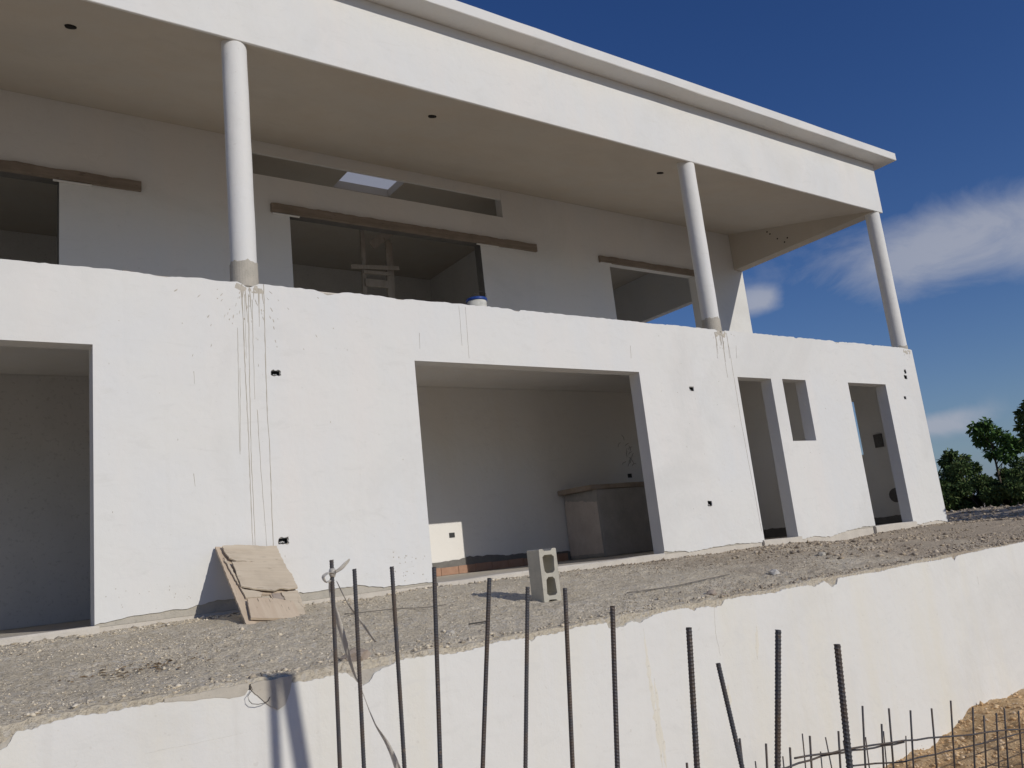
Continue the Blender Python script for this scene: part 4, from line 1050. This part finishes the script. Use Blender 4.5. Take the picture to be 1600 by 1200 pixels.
# ------------------------------------------------------------------ timber props right of the camera whose shadows fall on the retaining wall
def prop(name, top, foot, w, label, taper=1.0):
    a, b = Vector(foot), Vector(top); mb = MB()
    mb.tube([a, a.lerp(b, .5), b], [w / 2 * taper, w / 2 * (1 + taper) / 2, w / 2], 8)
    return tag(mb.build(name, 'post_wood'), label, 'prop')
S_ = 7.4; k_ = 0.26, 1.0, 0.475
def up_sun(x, z, s=S_): return (x + k_[0] * s, -2.95 - k_[1] * s, z + k_[2] * s)
pA = up_sun(-0.485, -0.22); prop('timber_prop', pA, (pA[0], pA[1], -1.85), 0.060, 'upright timber prop standing right of the viewpoint')
pB0, pB1 = up_sun(-0.412, -0.24, 7.3), up_sun(-0.345, -0.80, 7.3)
dirv = (Vector(pB1) - Vector(pB0)); ft = Vector(pB0) + dirv * ((Vector(pB0).z + 1.85) / -dirv.z)
prop('timber_prop', pB0, ft, 0.09, 'slanting timber prop leaning right of the viewpoint', 0.45)

# ------------------------------------------------------------------ vegetation
def leaf_cloud(rng, centres, radii, n, size, droop=0.35):
    """n folded leaf blades spread through a set of clumps, returned as arrays"""
    ci = rng.integers(0, len(centres), n)
    d = rng.normal(0, 1, (n, 3)); d /= np.linalg.norm(d, axis=1)[:, None]
    rad_ = radii[ci] * (0.25 + 0.75 * rng.uniform(0, 1, n) ** 0.45)
    P = centres[ci] + d * rad_[:, None] * np.array([1, 1, 0.8])
    ax = d * 0.7 + rng.normal(0, 0.6, (n, 3)); ax[:, 2] -= droop; ax /= np.linalg.norm(ax, axis=1)[:, None]
    sd = np.cross(ax, rng.normal(0, 1, (n, 3))); sd /= np.linalg.norm(sd, axis=1)[:, None]
    nm = np.cross(ax, sd)
    L = size * rng.uniform(0.6, 1.4, n)[:, None]; Wd = L * rng.uniform(0.18, 0.3, (n, 1))
    V = np.stack([P, P + ax * L * 0.45 + sd * Wd + nm * Wd * 0.4, P + ax * L, P + ax * L * 0.45 - sd * Wd + nm * Wd * 0.4], 1)
    F = np.array([(0, 1, 2), (0, 2, 3)])[None] + (np.arange(n) * 4)[:, None, None]
    return V.reshape(-1, 3), F.reshape(-1, 3)
def bush(x, y, h, w, n, seed, label, name='bush', size=0.11, leafm='leaf', trunk=0.0, group='bushes beyond the house corner'):
    rng = np.random.default_rng(seed); r = random.Random(seed)
    z0 = float(gz(x, y, False))
    root = empty(name, (x, y, z0)); tag(root, label, 'tree' if trunk else 'bush', group)
    k = 14 if not trunk else 18
    C, R_ = [], []
    for i in range(k):
        a = r.uniform(0, 6.28); q = math.sqrt(r.random()) * w
        zz = trunk + (h - trunk) * (0.12 + 0.8 * r.random() * (1 - 0.35 * (q / w)))
        C.append((math.cos(a) * q, math.sin(a) * q, zz)); R_.append(r.uniform(0.18, 0.34) * (w + h * 0.25) * 0.6)
    C, R_ = np.array(C), np.array(R_)
    mb = MB()
    for i in range(k):
        b = Vector(C[i]); s = Vector((r.uniform(-.08, .08), r.uniform(-.08, .08), -0.1)) if not trunk else Vector((0, 0, trunk * r.uniform(0.6, 1)))
        m_ = s.lerp(b, 0.5) + Vector((r.uniform(-.1, .1), r.uniform(-.1, .1), 0.1))
        mb.tube([s, m_, b], [0.022, 0.014, 0.006], 5)
    if trunk: mb.tube([(0, 0, -0.2), (0.04, 0.02, trunk * .5), (0, 0, trunk), (0.05, 0, h * .7)], [0.10, 0.085, 0.07, 0.02], 8)
    mb.build('trunk' if trunk else 'stems', 'bark', root, True)
    V, F = leaf_cloud(rng, C, R_, n, size)
    link('crown' if trunk else 'foliage', np_mesh(V, F), leafm, root)
    return root
BU = [(17.2, 3.3, 1.25, 0.75, 'low dark bush right against the house corner'), (17.7, 2.3, 1.35, 0.8, 'dark leafy bush second from the house corner'),
      (17.9, 1.4, 1.15, 0.7, 'bush under the feathery young tree'), (18.3, 0.6, 1.3, 0.85, 'dark bush at the right edge of the picture'),
      (18.9, 3.0, 1.5, 0.9, 'taller bush behind the ones at the house corner'), (19.6, 1.6, 1.4, 0.9, 'bush behind the feathery young tree'),
      (18.2, 4.6, 1.3, 0.9, 'bush hidden behind the house corner, seen through the small room'), (18.8, 6.2, 1.4, 1.0, 'bush farthest behind the house')]
BU += [(17.6, 1.9, 1.0, 0.7, 'low bush filling the gap left of the feathery young tree'), (17.9, 0.9, 1.0, 0.75, 'low bush right of the feathery young tree'),
       (17.0, 2.9, 0.95, 0.65, 'lowest bush just behind the house corner')]
for i, (x, y, h, w, lab) in enumerate(BU): bush(x, y, h, w, 8500, 100 + i, lab, size=0.078)
def young_tree(x, y, h, seed, label, clumps, mat, nl=1100, size=0.17):
    """slender tree: bent stem, a few side shoots, loose clumps of drooping leaves with gaps between"""
    rng = np.random.default_rng(seed); r = random.Random(seed)
    root = empty('young_tree', (x, y, float(gz(x, y, False)))); tag(root, label, 'tree', 'feathery young trees behind the bushes')
    mb = MB(); mb.tube([(0, 0, -.1), (.03, .02, h * .35), (-.02, .0, h * .7), (.0, .02, h * .96)], [.032, .026, .018, .006], 6)
    C, R_ = [], []
    for (dx, dy, fz, rr_) in clumps:
        c = Vector((dx, dy, h * fz)); s = Vector((0, 0, h * max(.25, fz - .22)))
        m_ = s.lerp(c, .55) + Vector((0, 0, .06)); mb.tube([s, m_, c], [.012, .008, .004], 5)
        C.append(c); R_.append(rr_)
    V, F = leaf_cloud(rng, np.array([tuple(c) for c in C]), np.array(R_), nl, size, 0.75)
    mb.build('trunk', 'bark', root, True); link('crown', np_mesh(V, F), mat, root)
young_tree(18.05, 1.6, 2.08, 1, 'feathery young tree rising above the bushes near the right edge',
           [(0, .05, .97, .13), (-.1, .22, .93, .16), (.05, -.05, .86, .17), (.1, .25, .80, .15), (0, -.22, .80, .15), (0, -.40, .73, .14), (.1, -.55, .68, .12), (.1, .05, .66, .2), (-.1, -.3, .6, .2)], 'leaf_bright', 1900, 0.11)
young_tree(16.5, -0.05, 2.12, 2, 'feathery young tree cut by the right edge of the picture',
           [(0, .0, .97, .14), (0, .18, .88, .15), (0, .22, .76, .16), (.1, -.2, .85, .2), (0, .15, .64, .2), (.1, -.1, .55, .25)], 'leaf', 1700, 0.11)
young_tree(18.4, 2.75, 1.55, 3, 'small feathery sapling among the bushes by the house corner', [(0, 0, .95, .12), (0, .15, .85, .15), (.1, -.2, .83, .15), (0, 0, .7, .2)], 'leaf', 1000, 0.10)
# leafy trees just beyond the right edge: they throw the shade behind the house corner
bush(15.4, -5.0, 4.0, 1.5, 5200, 201, 'leafy tree beyond the right edge shading the house corner', 'shade_tree', 0.16, 'leaf', 1.3, None)
